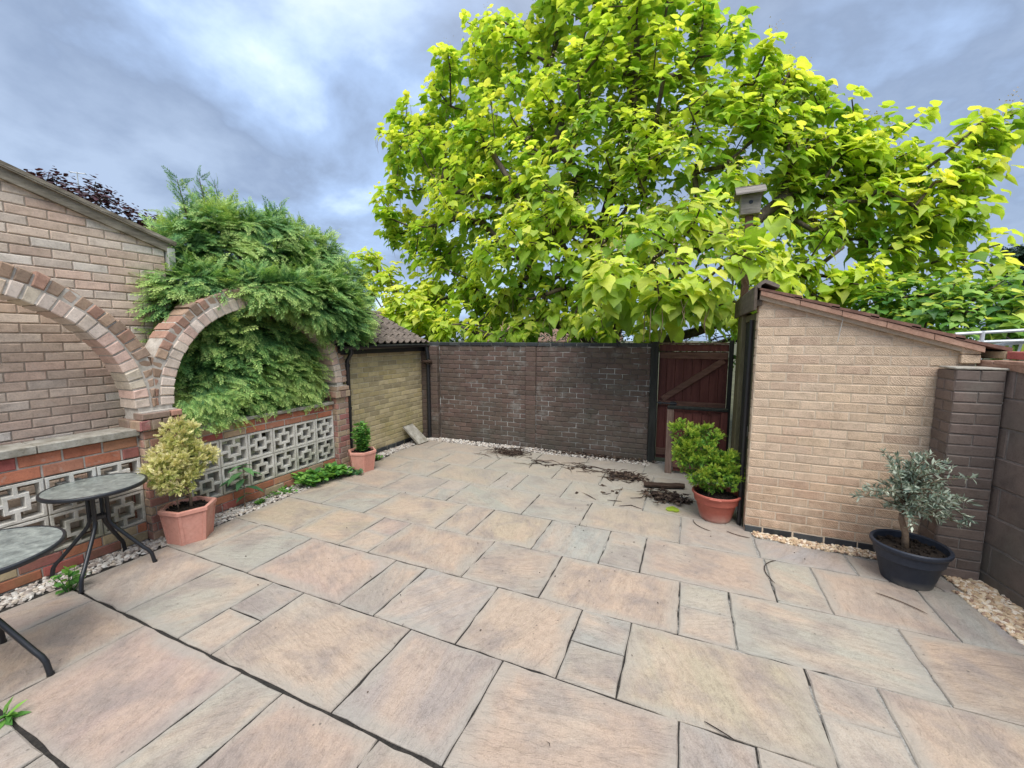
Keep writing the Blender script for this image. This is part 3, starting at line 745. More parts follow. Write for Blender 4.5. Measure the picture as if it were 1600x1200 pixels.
# spandrel mortar between the rings
core.box((-4.21, 1.775, 1.06), (-4.009, 2.01, 1.42))
core.box((-4.21, -0.19, 1.06), (-4.009, 0.0, 1.40)); core.box((-4.21, 3.79, 1.06), (-4.009, 3.88, 1.38))
FS = frame_matrix((0, 0, 0), (1,0,0), (0,-1,0))
for (p0, p1) in piers:
    core.box((-4.20, p0+0.008, -0.03), (-3.963, p1-0.008, 1.06))
    B.wall(FF, p0, p1, 0.0, 0.91, M['pier_brick'], L=0.20, Hh=0.07, depth=0.03, phase=0.06, skip=None)
    # side faces towards and away from the camera
    f1 = frame_matrix((0, p0, 0), (1,0,0), (0,-1,0))
    B.wall(f1, -4.21, -3.957, 0.0, 0.91, M['pier_brick'], L=0.20, Hh=0.07, depth=0.02, phase=0.1)
    f2 = frame_matrix((0, p1, 0), (-1,0,0), (0,1,0))
    B.wall(f2, 3.957, 4.21, 0.0, 0.91, M['pier_brick'], L=0.20, Hh=0.07, depth=0.02, phase=0.1)
    # projecting cap course of headers
    fc = frame_matrix((-3.925, 0, 0), (0,1,0), (1,0,0))
    B.wall(fc, p0-0.03, p1+0.03, 0.915, 1.0, M['pier_brick'], L=0.078, Hh=0.085, depth=0.15, bond=0, proud=0.006, jit=0.003)
    B.wall(fc, p0-0.01, p1+0.01, 1.0, 1.055, M['pier_brick'], L=0.20, Hh=0.055, depth=0.13, proud=0.004)
    fd = frame_matrix((0, p0-0.028, 0), (1,0,0), (0,-1,0))
    B.wall(fd, -4.24, -3.927, 0.915, 1.0, M['pier_brick'], L=0.16, Hh=0.085, depth=0.12, proud=0.004)
    # brickwork between cap and ring
for (cy, cz), k in zip(AC, (0, 1)):
    pass
for (a0, a1) in ((1.80, 1.99),):
    B.wall(FA, a0, a1, 1.06, 1.34, M['pier_brick'], L=0.13, Hh=0.07, depth=0.03, proud=0.003,
           skip=lambda a, z: math.hypot(a-AC[0][0], z-AC[0][1]) < HW+0.21 or math.hypot(a-AC[1][0], z-AC[1][1]) < HW+0.21)
panels = [(-0.02, 1.765, 0.70, 0.875, 0), (2.03, 3.72, 0.695, 0.835, 1)]
# pierced block: frame, centre ring and four arms, cut through
T = [0, 0.020, 0.070, 0.094, 0.120, 0.144, 0.170, 0.194, 0.244, 0.264]
def filled(i, j):
    n = len(T)-1
    if i in (0, n-1) or j in (0, n-1): return True
    ring_ = (2 <= i <= 6 and 2 <= j <= 6) and not (3 <= i <= 5 and 3 <= j <= 5)
    arm = (i == 4 and j in (1, 7)) or (j == 4 and i in (1, 7))
    return ring_ or arm
def block_mesh(dep=0.085):
    n = len(T)-1; V = []; F = []; idx = {}
    def vv(i, j, k):
        if (i, j, k) not in idx: idx[(i, j, k)] = len(V); V.append((T[i]-0.132, T[j]-0.132, -dep*k))
        return idx[(i, j, k)]
    for i in range(n):
        for j in range(n):
            if not filled(i, j): continue
            F.append((vv(i,j,0), vv(i+1,j,0), vv(i+1,j+1,0), vv(i,j+1,0))); F.append((vv(i,j+1,1), vv(i+1,j+1,1), vv(i+1,j,1), vv(i,j,1)))
            for (di, dj, p, q) in ((-1,0,(i,j+1),(i,j)), (1,0,(i+1,j),(i+1,j+1)), (0,-1,(i,j),(i+1,j)), (0,1,(i+1,j+1),(i,j+1))):
                a, b = i+di, j+dj
                if 0 <= a < n and 0 <= b < n and filled(a, b): continue
                F.append((vv(*p, 0), vv(*p, 1), vv(*q, 1), vv(*q, 0)))
    me = mesh('screen_block', V, F, M['concrete'])
    bm = bmesh.new(); bm.from_mesh(me)
    for v in bm.verts: v.co += Vector((random.uniform(-0.0012, 0.0012), random.uniform(-0.0012, 0.0012), 0))
    es = [e for e in bm.edges if len(e.link_faces) == 2 and e.calc_face_angle(0) > 1.0 and all(abs(v.co.z) < 1e-4 for v in e.verts)]
    bmesh.ops.bevel(bm, geom=es, offset=0.0025, segments=1, affect='EDGES')
    bm.to_mesh(me); bm.free()
    return me
blocks = [block_mesh() for _ in range(3)]
for (a0, a1, zt, zc_, kind) in panels:
    B.wall(FP, a0, a1, 0.0, 0.155, M['red_brick'], L=0.215, Hh=0.0775, depth=0.05, phase=0.11)
    B.wall(FP, a0, a1, zt, zc_, M['red_brick'], L=0.215, Hh=(zc_-zt)/2, J=0.012, depth=0.05, phase=0.05, proud=0.003)
    core.box((-4.20, a0, -0.03), (-4.029, a1, 0.153)); core.box((-4.20, a0, zt+0.002), (-4.029, a1, zc_-0.002))
    nb = int(round((a1-a0)/0.271)); st = 0.2705
    for i in range(nb+1):
        ye = a1 - i*st
        if ye - 0.26 < a0 - 0.03: break
        for r in range(2):
            zc2 = 0.158 + 0.134 + r*(zt-0.158)/2
            Mx = FP @ Matrix.Translation((ye-0.136, zc2, U(-0.002, 0.002))) @ Matrix.Rotation(random.choice([0, PI/2, PI]), 4, 'Z') @ Matrix.Diagonal((0.995, (0.995 if True else 1), 1, 1))
            child('screen_block', random.choice(blocks), arch, Mx)
    # dark mortar joints seen between the blocks
    for i in range(nb+1):
        y = a1 - i*st - 0.0005
        core.box((-4.09, y-0.004, 0.156), (-4.030, y+0.002, zt))
    core.box((-4.09, a0, 0.158+(zt-0.158)/2-0.003), (-4.031, a1, 0.158+(zt-0.158)/2+0.003))
add_part('mortar', core, M['arch_mortar'], arch)
# sills: left one thick concrete in lengths, right one thinner and lichened
y = -0.02
for L_ in (0.62, 0.60, 0.565):
    mb = MB(); mb.box((-4.22, y+0.003, 0.878), (-3.985, y+L_-0.003, 0.932), ch=0.004); add_part('sill', mb, M['sill'], arch); y += L_
y = 2.035
for L_ in (0.56, 0.56, 0.56):
    mb = MB(); mb.box((-4.22, y+0.003, 0.838), (-3.99, y+L_-0.003, 0.872), ch=0.004); add_part('sill', mb, M['sill'], arch); y += L_
B.build(arch)

# ------------------------------------------------------------------ garage gable behind
gar = thing('garage', 'tall pinkish brick garage gable with sloping weathered verge behind the first arch', 'building', (-4.45, 1.0, 0))
FG = frame_matrix((-4.45, 0, 0), (0,1,0), (1,0,0))
def gz(y): return 2.47 + (2.28 - y)*0.325       # underside of verge
B = Bricks()
gy0, gy1 = -1.6, 2.285
B.wall(FG, gy0, gy1, -0.0, 4.0, M['garage_brick'], L=0.2145, Hh=0.0702, J=0.008, depth=0.04, planes=[(2.28, gz(2.28)-0.0, 0.325, 1.0)], phase=0.07)
mb = MB()
mb.add([(-4.457,gy0,0),(-4.457,gy1-0.004,0),(-4.457,gy1-0.004,gz(gy1)),(-4.457,gy0,gz(gy0)),(-8.5,gy0,0),(-8.5,gy1-0.004,0),(-8.5,gy1-0.004,gz(gy1)),(-8.5,gy0,gz(gy0))],
       [(0,1,2,3),(7,6,5,4),(1,5,6,2),(0,3,7,4),(3,2,6,7),(0,4,5,1)])
add_part('wall', mb, M['garage_mortar'], gar)
mb = MB()
def sl(y, dz): return gz(y) + dz
def slope_box(mb, x0, x1, y0, y1, d0, d1):
    mb.add([(x0,y0,sl(y0,d0)),(x1,y0,sl(y0,d0)),(x1,y1,sl(y1,d0)),(x0,y1,sl(y1,d0)),(x0,y0,sl(y0,d1)),(x1,y0,sl(y0,d1)),(x1,y1,sl(y1,d1)),(x0,y1,sl(y1,d1))],
           [(0,3,2,1),(4,5,6,7),(0,1,5,4),(1,2,6,5),(2,3,7,6),(3,0,4,7)])
slope_box(mb, -4.49, -4.42, gy0-0.1, 2.33, -0.03, 0.055)
add_part('verge_board', mb, M['verge'], gar)
mb = MB(); slope_box(mb, -8.6, -4.395, gy0-0.1, 2.36, 0.057, 0.085); slope_box(mb, -4.43, -4.398, gy0-0.1, 2.35, 0.045, 0.056)
add_part('roof', mb, M['verge'], gar)
mb = MB(); mb.box((-4.47, 2.29, 2.26), (-4.41, 2.35, 2.47), ch=0.004); add_part('eaves_box', mb, M['pvc_white'], gar)
mb = MB(); mb.box((-4.48, 2.285, 2.235), (-4.405, 2.37, 2.258), ch=0.003); add_part('gutter_end', mb, M['black_pvc'], gar)
B.build(gar)

# television aerial beyond the garage
mb = MB(); mb.tube([(-9.0,3.52,2.5),(-9.0,3.52,4.24)], 0.008, 6); mb.tube([(-9.06,3.46,4.24),(-8.94,3.60,4.24)], 0.007, 6)
for k in range(3):
    c = Vector((-9.06,3.46,4.24)).lerp(Vector((-8.94,3.60,4.24)), k/2); mb.tube([c+Vector((0.04,-0.03,0)), c-Vector((0.04,-0.03,0))], 0.004, 5)
tag(link_obj('aerial', mb.mesh('aerial', M['white_metal'])), 'thin television aerial poking up behind the garage verge', 'aerial')

# ------------------------------------------------------------------ yellow brick outbuilding
outb = thing('outbuilding', 'low yellow brick outbuilding with rippled tile roof and black gutter', 'building', (-4.6, 4.7, 0))
FO = frame_matrix((-4.06, 0, 0), (0,1,0), (1,0,0))
B = Bricks()
B.wall(FO, 3.93, 5.67, -0.02, 0.06, M['black_brick'], L=0.2, Hh=0.08, depth=0.05, name='plinth_brick')
B.wall(FO, 3.93, 5.67, 0.06, 1.46, M['out_brick'], L=0.2, Hh=0.07, J=0.010, depth=0.05, phase=0.03, proud=0.001)
B.build(outb)
mb = MB(); mb.box((-5.9, 3.935, -0.03), (-4.067, 5.665, 1.455))
add_part('wall', mb, M['out_mortar'], outb)
mb = MB()
for y in (3.94, 5.6):
    mb.add([(-4.07,y,1.455),(-5.9,y,1.455),(-4.95,y,2.02)], [(0,1,2),(2,1,0)])
add_part('gable', mb, M['out_brick'], outb)
# rippled roof tiles: 5 courses, two rolls a tile
def tile_mesh():
    nx, W_, L_ = 16, 0.28, 0.30
    V = []; F = []
    for k, z0 in ((0, 0.0), (1, -0.014)):
        for j in range(2):
            for i in range(nx+1):
                x = W_*i/nx; ph = 2*PI*x/(W_/2)
                V.append((x, L_*j, z0 + 0.030*(max(0, math.sin(ph))**0.7 if math.sin(ph) > 0 else -0.25*abs(math.sin(ph)))))
    def q(k, j, i): return k*2*(nx+1) + j*(nx+1) + i
    for i in range(nx):
        F.append((q(0,0,i), q(0,0,i+1), q(0,1,i+1), q(0,1,i))); F.append((q(1,0,i), q(1,1,i), q(1,1,i+1), q(1,0,i+1)))
        F.append((q(0,0,i), q(1,0,i), q(1,0,i+1), q(0,0,i+1))); F.append((q(0,1,i), q(0,1,i+1), q(1,1,i+1), q(1,1,i)))
    F.append((q(0,0,0), q(0,1,0), q(1,1,0), q(1,0,0))); F.append((q(0,0,nx), q(1,0,nx), q(1,1,nx), q(0,1,nx)))
    return mesh('roof_tile', V, F, M['tile'])
tm = tile_mesh()
ex, ez = -3.90, 1.565; rx, rz = -4.95, 2.05
sv = Vector((rx-ex, 0, rz-ez)); SLn = sv.length; sd = sv.normalized()
nrm = Vector((0,1,0)).cross(sd); nrm = nrm if nrm.z > 0 else -nrm
rowsn = 5; ex_step = SLn/rowsn
for r in range(rowsn):
    for c in range(7):
        y = 5.635 - (c+1)*0.28
        base = Vector((ex, y, ez)) + sd*(r*ex_step) + nrm*(0.012 + 0.0)
        tilt = Matrix((Vector((0,1,0)), sd, nrm)).transposed().to_4x4(); tilt.translation = base
        Mx = tilt @ Matrix.Rotation(-0.085, 4, 'X') @ Matrix.Translation((U(-0.003,0.003), U(-0.004,0.004), 0.014))
        child('roof_tile', tm, outb, Mx)
mb = MB()
for c in range(6):
    y1 = 5.64 - c*0.33
    V = []; F = []
    for j, yy in enumerate((y1-0.325, y1)):
        for k in range(7):
            a = PI*k/6; V.append((rx + 0.09*math.cos(a), yy, rz + 0.005 + 0.055*math.sin(a)))
    for k in range(6): F.append((k, k+1, k+8, k+7))
    F += [tuple(range(6, -1, -1)), tuple(range(7, 14))]
    child('ridge_tile', mesh('ridge_tile', V, F, M['tile']), outb)
mb = MB(); mb.add([(rx,3.7,rz-0.03),(rx,5.62,rz-0.03),(ex+0.03,5.62,ez-0.02),(ex+0.03,3.7,ez-0.02),(rx-1.1,3.7,ez-0.05),(rx-1.1,5.62,ez-0.05)], [(0,1,2,3),(0,4,5,1)])
add_part('roof_deck', mb, M['black_wood'], outb)
mb = MB(); mb.box((-4.055, 3.85, 1.44), (-3.965, 5.60, 1.475), ch=0.003); mb.box((-3.985, 3.80, 1.46), (-3.966, 5.61, 1.56), ch=0.002)
add_part('fascia', mb, M['black_pvc'], outb)
mb = MB(); V = []; F = []
for j, yy in enumerate((3.78, 5.62)):
    for k in range(9):
        a = PI + PI*k/8; V.append((-3.915 + 0.045*math.cos(a), yy, 1.545 + 0.045*math.sin(a)))
    for k in range(9):
        a = 2*PI - PI*k/8; V.append((-3.915 + 0.040*math.cos(a), yy, 1.545 + 0.040*math.sin(a)))
for k in range(17): F.append((k, k+1, k+19, k+18))
F += [tuple(range(17, -1, -1)), tuple(range(18, 36)), (17, 0, 18, 35)]
mb.add(V, F); add_part('gutter', mb, M['black_pvc'], outb)
mb = MB(); mb.tube([(-3.915,3.955,1.51),(-3.915,3.955,1.46),(-3.96,3.955,1.40),(-3.99,3.955,1.36),(-3.99,3.955,0.02)], 0.026, 10)
dp = add_part('downpipe', mb, M['black_pvc'], outb, ang=40)
for z in (1.30, 0.75, 0.3):
    mb = MB(); mb.tube([(-3.99,3.955,z-0.018),(-3.99,3.955,z+0.018)], 0.032, 10); mb.box((-4.06,3.94,z-0.012),(-4.0,3.97,z+0.012)); add_part('pipe_clip', mb, M['black_pvc'], dp)
mb = MB(); mb.tube([(-3.915,5.56,1.51),(-3.90,5.57,1.40),(-3.90,5.58,1.30),(-3.90,5.58,0.02)], 0.034, 10)
add_part('downpipe', mb, M['black_pvc'], outb, ang=40)
mb = MB()
for k in range(26):
    a = U(0, 2*PI); p = Vector((-3.90 + 0.05*math.cos(a), 5.545 + 0.03*math.sin(a), 1.27 + U(-0.03, 0.03)))
    d = Vector((math.sin(a), math.cos(a), U(-0.3, 0.3)))*U(0.03, 0.07); mb.tube([p-d, p+d], 0.006, 4)
mb.box((-3.98,5.50,1.25),(-3.82,5.58,1.29), ch=0.008)
tag(link_obj('bird_nest', mb.mesh('bird_nest', M['debris'])), 'crumbling brown nest wedged on the corner downpipe', 'nest')

# ------------------------------------------------------------------ dark boundary wall at the back
bw = thing('boundary_wall', 'long dark brown painted brick wall with white blooms on its joints', 'wall', (-2.1, 5.75, 0))
FB = frame_matrix((0, 5.68, 0), (1,0,0), (0,-1,0))
B = Bricks()
B.wall(FB, -3.74, -2.225, -0.0, 1.52, M['dark_brick'], L=0.21, Hh=0.0724, J=0.010, depth=0.05, phase=0.05)
B.wall(FB, -2.065, -0.46, -0.0, 1.52, M['dark_brick'], L=0.21, Hh=0.0724, J=0.010, depth=0.05, phase=0.12)
FB2 = frame_matrix((0, 5.655, 0), (1,0,0), (0,-1,0))
B.wall(FB2, -2.225, -2.065, 0.0, 1.52, M['dark_brick'], L=0.16, Hh=0.0724, J=0.004, depth=0.05, bond=0, proud=0.0005)
FB3 = frame_matrix((0, 5.60, 0), (1,0,0), (0,-1,0))
B.wall(FB3, -4.05, -3.745, 0.0, 1.52, M['dark_brick'], L=0.155, Hh=0.0724, J=0.004, depth=0.08, bond=0, proud=0.0005)
fs = frame_matrix((-3.744, 0, 0), (0,1,0), (1,0,0))
B.wall(fs, 5.602, 5.678, 0.0, 1.52, M['dark_brick'], L=0.08, Hh=0.0724, J=0.004, depth=0.05, bond=0, proud=0.0005)
B.wall(frame_matrix((0, 5.668, 0), (1,0,0), (0,-1,0)), -3.93, -0.46, 1.527, 1.585, M['black_brick'], L=0.19, Hh=0.058, J=0.008, depth=0.20, bond=0, name='coping_brick', proud=0.003)
B.build(bw)
mb = MB(); mb.box((-3.925, 5.688, -0.03), (-0.462, 5.88, 1.528)); mb.box((-2.222,5.665,-0.03),(-2.068,5.70,1.52)); mb.box((-4.045,5.61,-0.03),(-3.752,5.70,1.52))
mb.box((-3.92, 5.68, 1.528), (-0.47, 5.86, 1.575))
add_part('mortar', mb, M['dark_mortar'], bw)

# ------------------------------------------------------------------ gate
gate = thing('garden_gate', 'tall dark red boarded gate with diagonal brace beside the painted wall', 'gate', (0.0, 5.72, 0))
mb = MB(); mb.box((-0.455,5.63,-0.02),(-0.365,5.73,1.60), ch=0.004); add_part('post', mb, M['black_wood'], gate)
mb = MB(); mb.box((0.455,5.66,-0.02),(0.50,5.76,1.62), ch=0.004); add_part('post', mb, M['black_wood'], gate)
xs = np.linspace(-0.36, 0.45, 9)
for i in range(8):
    mb = MB(); mb.box((xs[i]+0.001,5.722,0.05),(xs[i+1]-0.001,5.738,1.475), ch=0.003); mb.box((xs[i],5.7385,0.06),(xs[i+1]-0.0005 if i == 7 else xs[i+1]-0.0001,5.7425,1.47)); add_part('board', mb, M['red_wood'], gate)
mb = MB(); mb.box((-0.36,5.70,1.48),(0.45,5.74,1.565), ch=0.003); add_part('board', mb, M['red_wood'], gate)
for (z0, z1, y0) in ((1.385,1.465,5.690),(0.77,0.83,5.690),(0.10,0.19,5.692)):
    mb = MB(); mb.box((-0.355,y0,z0),(0.445,5.72,z1), ch=0.004); add_part('rail', mb, M['brown_wood'], gate)
mb = MB(); mb.bar((-0.30,5.705,0.85),(0.40,5.705,1.372), 0.075, 0.026, up=(0,1,0)); add_part('brace', mb, M['brown_wood'], gate)
mb = MB(); mb.box((-0.36,5.69,1.568),(0.45,5.76,1.59), ch=0.003); add_part('cap_rail', mb, M['old_wood'], gate)
mb = MB(); mb.tube([(-0.40,5.675,0.80),(-0.12,5.675,0.80)], 0.010, 8); mb.box((-0.20,5.67,0.775),(-0.13,5.688,0.825)); mb.box((-0.34,5.67,0.78),(-0.31,5.688,0.82)); add_part('bolt', mb, M['black_metal'], gate)

# old half-height leaf propped in front of the gate
half = thing('old_half_door', 'broken half-height wooden door propped in front of the red gate', 'door', (0.1, 5.3, 0))
def hx(x, y, z): return (x, y + z*0.04, z)
mb = MB(); mb.box((-0.215,5.235,0.0),(-0.135,5.285,0.80), ch=0.004); add_part('stile', mb, M['old_wood'], half)
mb = MB(); mb.box((0.37,5.235,0.0),(0.44,5.285,0.80), ch=0.004); add_part('stile', mb, M['red_wood'], half)
xb = [-0.13,-0.03,0.07,0.17,0.27,0.365]
for i in range(5):
    mb = MB(); mb.box((xb[i]+0.003,5.262,0.03),(xb[i+1]-0.003,5.28,U(0.74,0.78)), ch=0.002); add_part('board', mb, M['red_wood'], half)
mb = MB(); mb.box((-0.213,5.222,0.802),(0.44,5.30,0.835), ch=0.006); add_part('ledge', mb, M['black_wood'], half)
mb = MB(); mb.box((-0.13,5.240,0.08),(0.365,5.26,0.16), ch=0.003); add_part('rail', mb, M['brown_wood'], half)

# ------------------------------------------------------------------ brick shed
shed = thing('brick_shed', 'sand coloured brick shed with a sloping tiled roof and dark doorway', 'shed', (1.1, 4.5, 0))
SX0, SX1, SY0, SY1 = 0.5, 1.83, 3.88, 5.30
def sz(x): return 1.955 - (x-0.5)*0.325      # underside of the rake band
FSh = frame_matrix((0, SY0, 0), (1,0,0), (0,-1,0))
B = Bricks()
B.wall(FSh, SX0, SX1, -0.01, 0.06, M['black_brick'], L=0.215, Hh=0.07, depth=0.04, name='plinth_brick', phase=0.08)
B.wall(FSh, SX0, SX1, 0.06, 2.1, M['shed_brick'], L=0.215, Hh=0.0718, J=0.009, depth=0.05, planes=[(0.5, 1.955, 0.325, 1.0)], phase=0.1, proud=0.0008, jit=0.0018, ch=0.0035)
B.wall(frame_matrix((0.5,0,0), (0,-1,0), (-1,0,0)), -3.98, -3.885, 0.06, 1.93, M['shed_brick'], L=0.12, Hh=0.0718, J=0.006, depth=0.03, bond=0)
B.build(shed)
mb = MB()
X1 = SX1-0.004
mb.add([(SX0+0.004,SY0+0.0035,-0.03),(X1,SY0+0.0035,-0.03),(X1,SY0+0.0035,sz(X1)),(SX0+0.004,SY0+0.0035,sz(SX0)),
        (SX0+0.004,SY0+0.10,-0.03),(X1,SY0+0.10,-0.03),(X1,SY0+0.10,sz(X1)),(SX0+0.004,SY0+0.10,sz(SX0))],
       [(0,1,2,3),(7,6,5,4),(0,3,7,4),(1,5,6,2),(3,2,6,7),(0,4,5,1)])
mb.box((X1-0.1,SY0+0.1,-0.03),(X1,SY1,1.52)); mb.box((SX0+0.05,SY1-0.1,-0.03),(X1,SY1,1.52))
add_part('wall', mb, M['shed_mortar'], shed)
def rake(mb, x0, x1, y0, y1, d0, d1):
    mb.add([(x0,y0,sz(x0)+d0),(x1,y0,sz(x1)+d0),(x1,y1,sz(x1)+d0),(x0,y1,sz(x0)+d0),(x0,y0,sz(x0)+d1),(x1,y0,sz(x1)+d1),(x1,y1,sz(x1)+d1),(x0,y1,sz(x0)+d1)],
           [(0,3,2,1),(4,5,6,7),(0,1,5,4),(1,2,6,5),(2,3,7,6),(3,0,4,7)])
mb = MB(); rake(mb, 0.5, 1.745, 3.850, 3.95, 0.002, 0.072); add_part('rake_band', mb, M['shed_mortar'], shed)
for (z0, z1) in ((1.475,1.535),(1.540,1.60)):
    mb = MB(); mb.box((1.735,3.845,z0),(1.835,3.95,z1), ch=0.005); add_part('kneeler', mb, M['shed_brick'], shed)
# verge and roof tiles: 6 courses stepping down, each slightly lapped over the next
NT = 6; x0 = 0.52; st = 0.238
for r in range(NT):
    xa = x0 + r*st - 0.03; xb_ = x0 + (r+1)*st + 0.02
    lift = 0.008
    for c in range(7):
        ya = 3.815 + c*0.215; yb = ya + 0.211
        mb = MB(); x_a, x_b = xa, xb_
        def zz(x, e): return 1.955 - (x-0.5)*0.325 + 0.076 + e
        e0, e1 = (-0.004, 0.022)
        mb.add([(x_a,ya,zz(x_a,e0)),(x_b,ya,zz(x_b,e0+lift)),(x_b,yb,zz(x_b,e0+lift)),(x_a,yb,zz(x_a,e0)),(x_a,ya,zz(x_a,e1-0.01)),(x_b,ya,zz(x_b,e1+lift)),(x_b,yb,zz(x_b,e1+lift)),(x_a,yb,zz(x_a,e1-0.01))],
               [(0,3,2,1),(4,5,6,7),(0,1,5,4),(1,2,6,5),(2,3,7,6),(3,0,4,7)])
        o = add_part('roof_tile', mb, M['shed_tile'], shed)
# pale undercloak strips along the verge, in lengths
for r in range(5):
    mb = MB(); xa = 0.50 + r*0.268; rake(mb, xa+0.002, xa+0.266, 3.820, 3.87, 0.030+U(0,0.004), 0.069+U(0,0.003))
    add_part('verge_tile', mb, M['pink_tile'], shed)
for c in range(5):
    mb = MB(); ya = 3.80 + c*0.31
    V = []; F = []
    for j, yy in enumerate((ya, ya+0.305)):
        for (dx, dz) in ((-0.05,0.0),(-0.035,0.045),(0.0,0.062),(0.05,0.04),(0.10,0.012),(0.095,-0.01),(0.04,0.015),(0.0,0.035),(-0.025,0.02),(-0.03,-0.005)):
            V.append((0.525+dx, yy, 2.045+dz))
    for k in range(10): F.append((k, (k+1) % 10, 10+(k+1) % 10, 10+k))
    F += [tuple(range(9,-1,-1)), tuple(range(10,20))]
    mb.add(V, F); add_part('ridge_tile', mb, M['tile'], shed)
mb = MB(); mb.box((0.455,3.815,1.87),(0.478,5.34,2.055), ch=0.003); add_part('fascia', mb, M['grey_fascia'], shed)
mb = MB(); mb.box((0.48,3.86,1.905),(0.52,5.32,1.955), ch=0.003); add_part('soffit', mb, M['grey_fascia'], shed)
mb = MB(); mb.box((0.49,4.78,-0.02),(0.56,5.28,1.90), ch=0.006); add_part('side_panel', mb, M['mossy_wood'], shed)
mb = MB(); mb.box((0.47,4.70,-0.02),(0.55,4.79,1.88), ch=0.006); mb.box((0.50,3.985,-0.02),(0.56,4.04,1.86), ch=0.003); mb.box((0.50,4.04,1.80),(0.56,4.70,1.86), ch=0.003)
add_part('door_frame', mb, M['mossy_wood'], shed)
door = thing('x', '', '') if False else None
mb = MB(); mb.box((0.515,4.045,0.0),(0.545,4.695,1.795), ch=0.003)
door = add_part('door', mb, M['black_pvc'], shed)
for k in range(6):
    mb = MB(); y = 4.05+k*0.107; mb.box((0.508,y+0.003,0.02),(0.5145,y+0.104,1.79), ch=0.001); add_part('door_board', mb, M['black_wood'], door)
mb = MB()
for dz in (0.0, 0.045):
    pts = [(0.492, 4.11 + 0.018*math.cos(a), 0.80+dz + 0.018*math.sin(a)) for a in np.linspace(0, 2*PI, 13)]
    mb.tube(pts, 0.005, 6, cap=False)
mb.box((0.497,4.06,0.79),(0.505,4.14,0.87)); add_part('hasp', mb, M['galv'], door)
mb = MB(); mb.tube([(0.472,4.00,1.80),(0.472,4.00,0.0)], 0.018, 8); add_part('downpipe', mb, M['black_pvc'], shed, ang=40)
# stray string hanging under the verge
mb = MB(); mb.tube([(0.995,3.846,1.86),(1.03,3.84,1.845),(1.0,3.842,1.83),(1.05,3.84,1.80),(1.04,3.842,1.72),(1.03,3.845,1.62)], 0.0025, 4)
mb.tube([(0.98,3.846,1.85),(1.06,3.84,1.865)], 0.003, 4)
tag(link_obj('string', mb.mesh('string', M['pvc_white'])), 'pale frayed string hanging down the shed bricks under the verge', 'string')

# ------------------------------------------------------------------ painted pillar and block wall on the right
pil = thing('brick_pillar', 'grey brown painted brick pillar where the shed meets the block wall', 'pillar', (1.74, 3.78, 0))
B = Bricks()
PX0, PX1, PY = 1.63, 1.875, 3.655
B.wall(frame_matrix((0,PY,0), (1,0,0), (0,-1,0)), PX0, PX1, 0.0, 1.44, M['pillar_brick'], L=0.245, Hh=0.072, J=0.007, depth=0.05, phase=0.0)
B.wall(frame_matrix((PX0,0,0), (0,-1,0), (-1,0,0)), -3.875, -PY-0.002, 0.0, 1.44, M['pillar_brick'], L=0.215, Hh=0.072, J=0.007, depth=0.05, phase=0.11)
B.build(pil)
mb = MB(); mb.box((PX0+0.007,PY+0.007,-0.03),(PX1,3.874,1.436)); add_part('mortar', mb, M['pillar_mortar'], pil)
mb = MB(); mb.box((PX0-0.004,PY-0.004,1.442),(PX1+0.02,3.86,1.456), ch=0.004); add_part('cap', mb, M['sill'], pil)

blk = thing('block_wall', 'grey brown painted block wall topped with red bricks beside the pillar', 'wall', (2.0, 3.0, 0))
yA, yB = 3.80, -1.5
pA = Vector((wall_x(yA), yA, 0)); pB = Vector((wall_x(yB), yB, 0)); dA = (pB-pA).normalized(); nA = Vector((0,0,1)).cross(dA); nA = nA if nA.x < 0 else -nA
LEN = (pB-pA).length
FW = Matrix((dA, Vector((0,0,1)), nA)).transposed().to_4x4(); FW.translation = pA
if FW.to_3x3().determinant() < 0: print('mirrored frame')
B = Bricks()
B.wall(FW, 0, LEN, -0.02, 0.08, M['block'], L=3.0, Hh=0.1, J=0.006, depth=0.1, name='base_course')
B.wall(FW, 0, LEN, 0.08, 1.46, M['block'], L=0.43, Hh=0.197, J=0.008, depth=0.1, phase=0.25, name='block', ch=0.005, proud=0.002)
FW2 = FW @ Matrix.Translation((0, 0, -0.05))
B.wall(FW2, -0.19, LEN, 1.508, 1.565, M['red_brick'], L=0.215, Hh=0.057, J=0.008, depth=0.10, name='coping_brick', proud=0.004)
B.build(blk)
mb = MB()
def inW(mb, a0, a1, z0, z1, n0, n1):
    mb.box((a0,z0,n0),(a1,z1,n1), FW)
inW(mb, 0, LEN, -0.03, 1.458, -0.2, -0.006); add_part('mortar', mb, M['pillar_mortar'], blk)
for k in range(26):
    mb = MB(); a = -0.19 + k*0.215
    mb.box((a+0.002,1.475+U(-0.004,0.004),-0.16),(a+0.213,1.500+U(-0.003,0.004),0.020+U(-0.01,0.01)), FW, ch=0.004)
    add_part('creasing_tile', mb, M['pink_tile'], blk)
mb = MB(); nseg = 60; V = []; F = []
for i in range(nseg+1):
    a = -0.10 + (LEN+0.10)*i/nseg; d = 0.018*noise.noise(Vector((a*6, 0, 0))) + 0.008*noise.noise(Vector((a*25, 3, 0)))
    V += [FW @ Vector((a, 1.452-0.012+d, 0.010)), FW @ Vector((a, 1.476, 0.016)), FW @ Vector((a, 1.476, -0.15)), FW @ Vector((a, 1.45, -0.15))]
for i in range(nseg):
    for j in range(4): F.append((i*4+j, i*4+4+j, i*4+4+(j+1) % 4, i*4+(j+1) % 4))
mb.add(V, F); add_part('mortar_bed', mb, M['pink_tile'], blk)
mb = MB(); mb.tube([FW @ Vector((0.12,1.23,0.0)), FW @ Vector((0.12,1.23,0.03)), FW @ Vector((0.12,1.25,0.035))], 0.005, 6); add_part('hook', mb, M['galv'], blk)

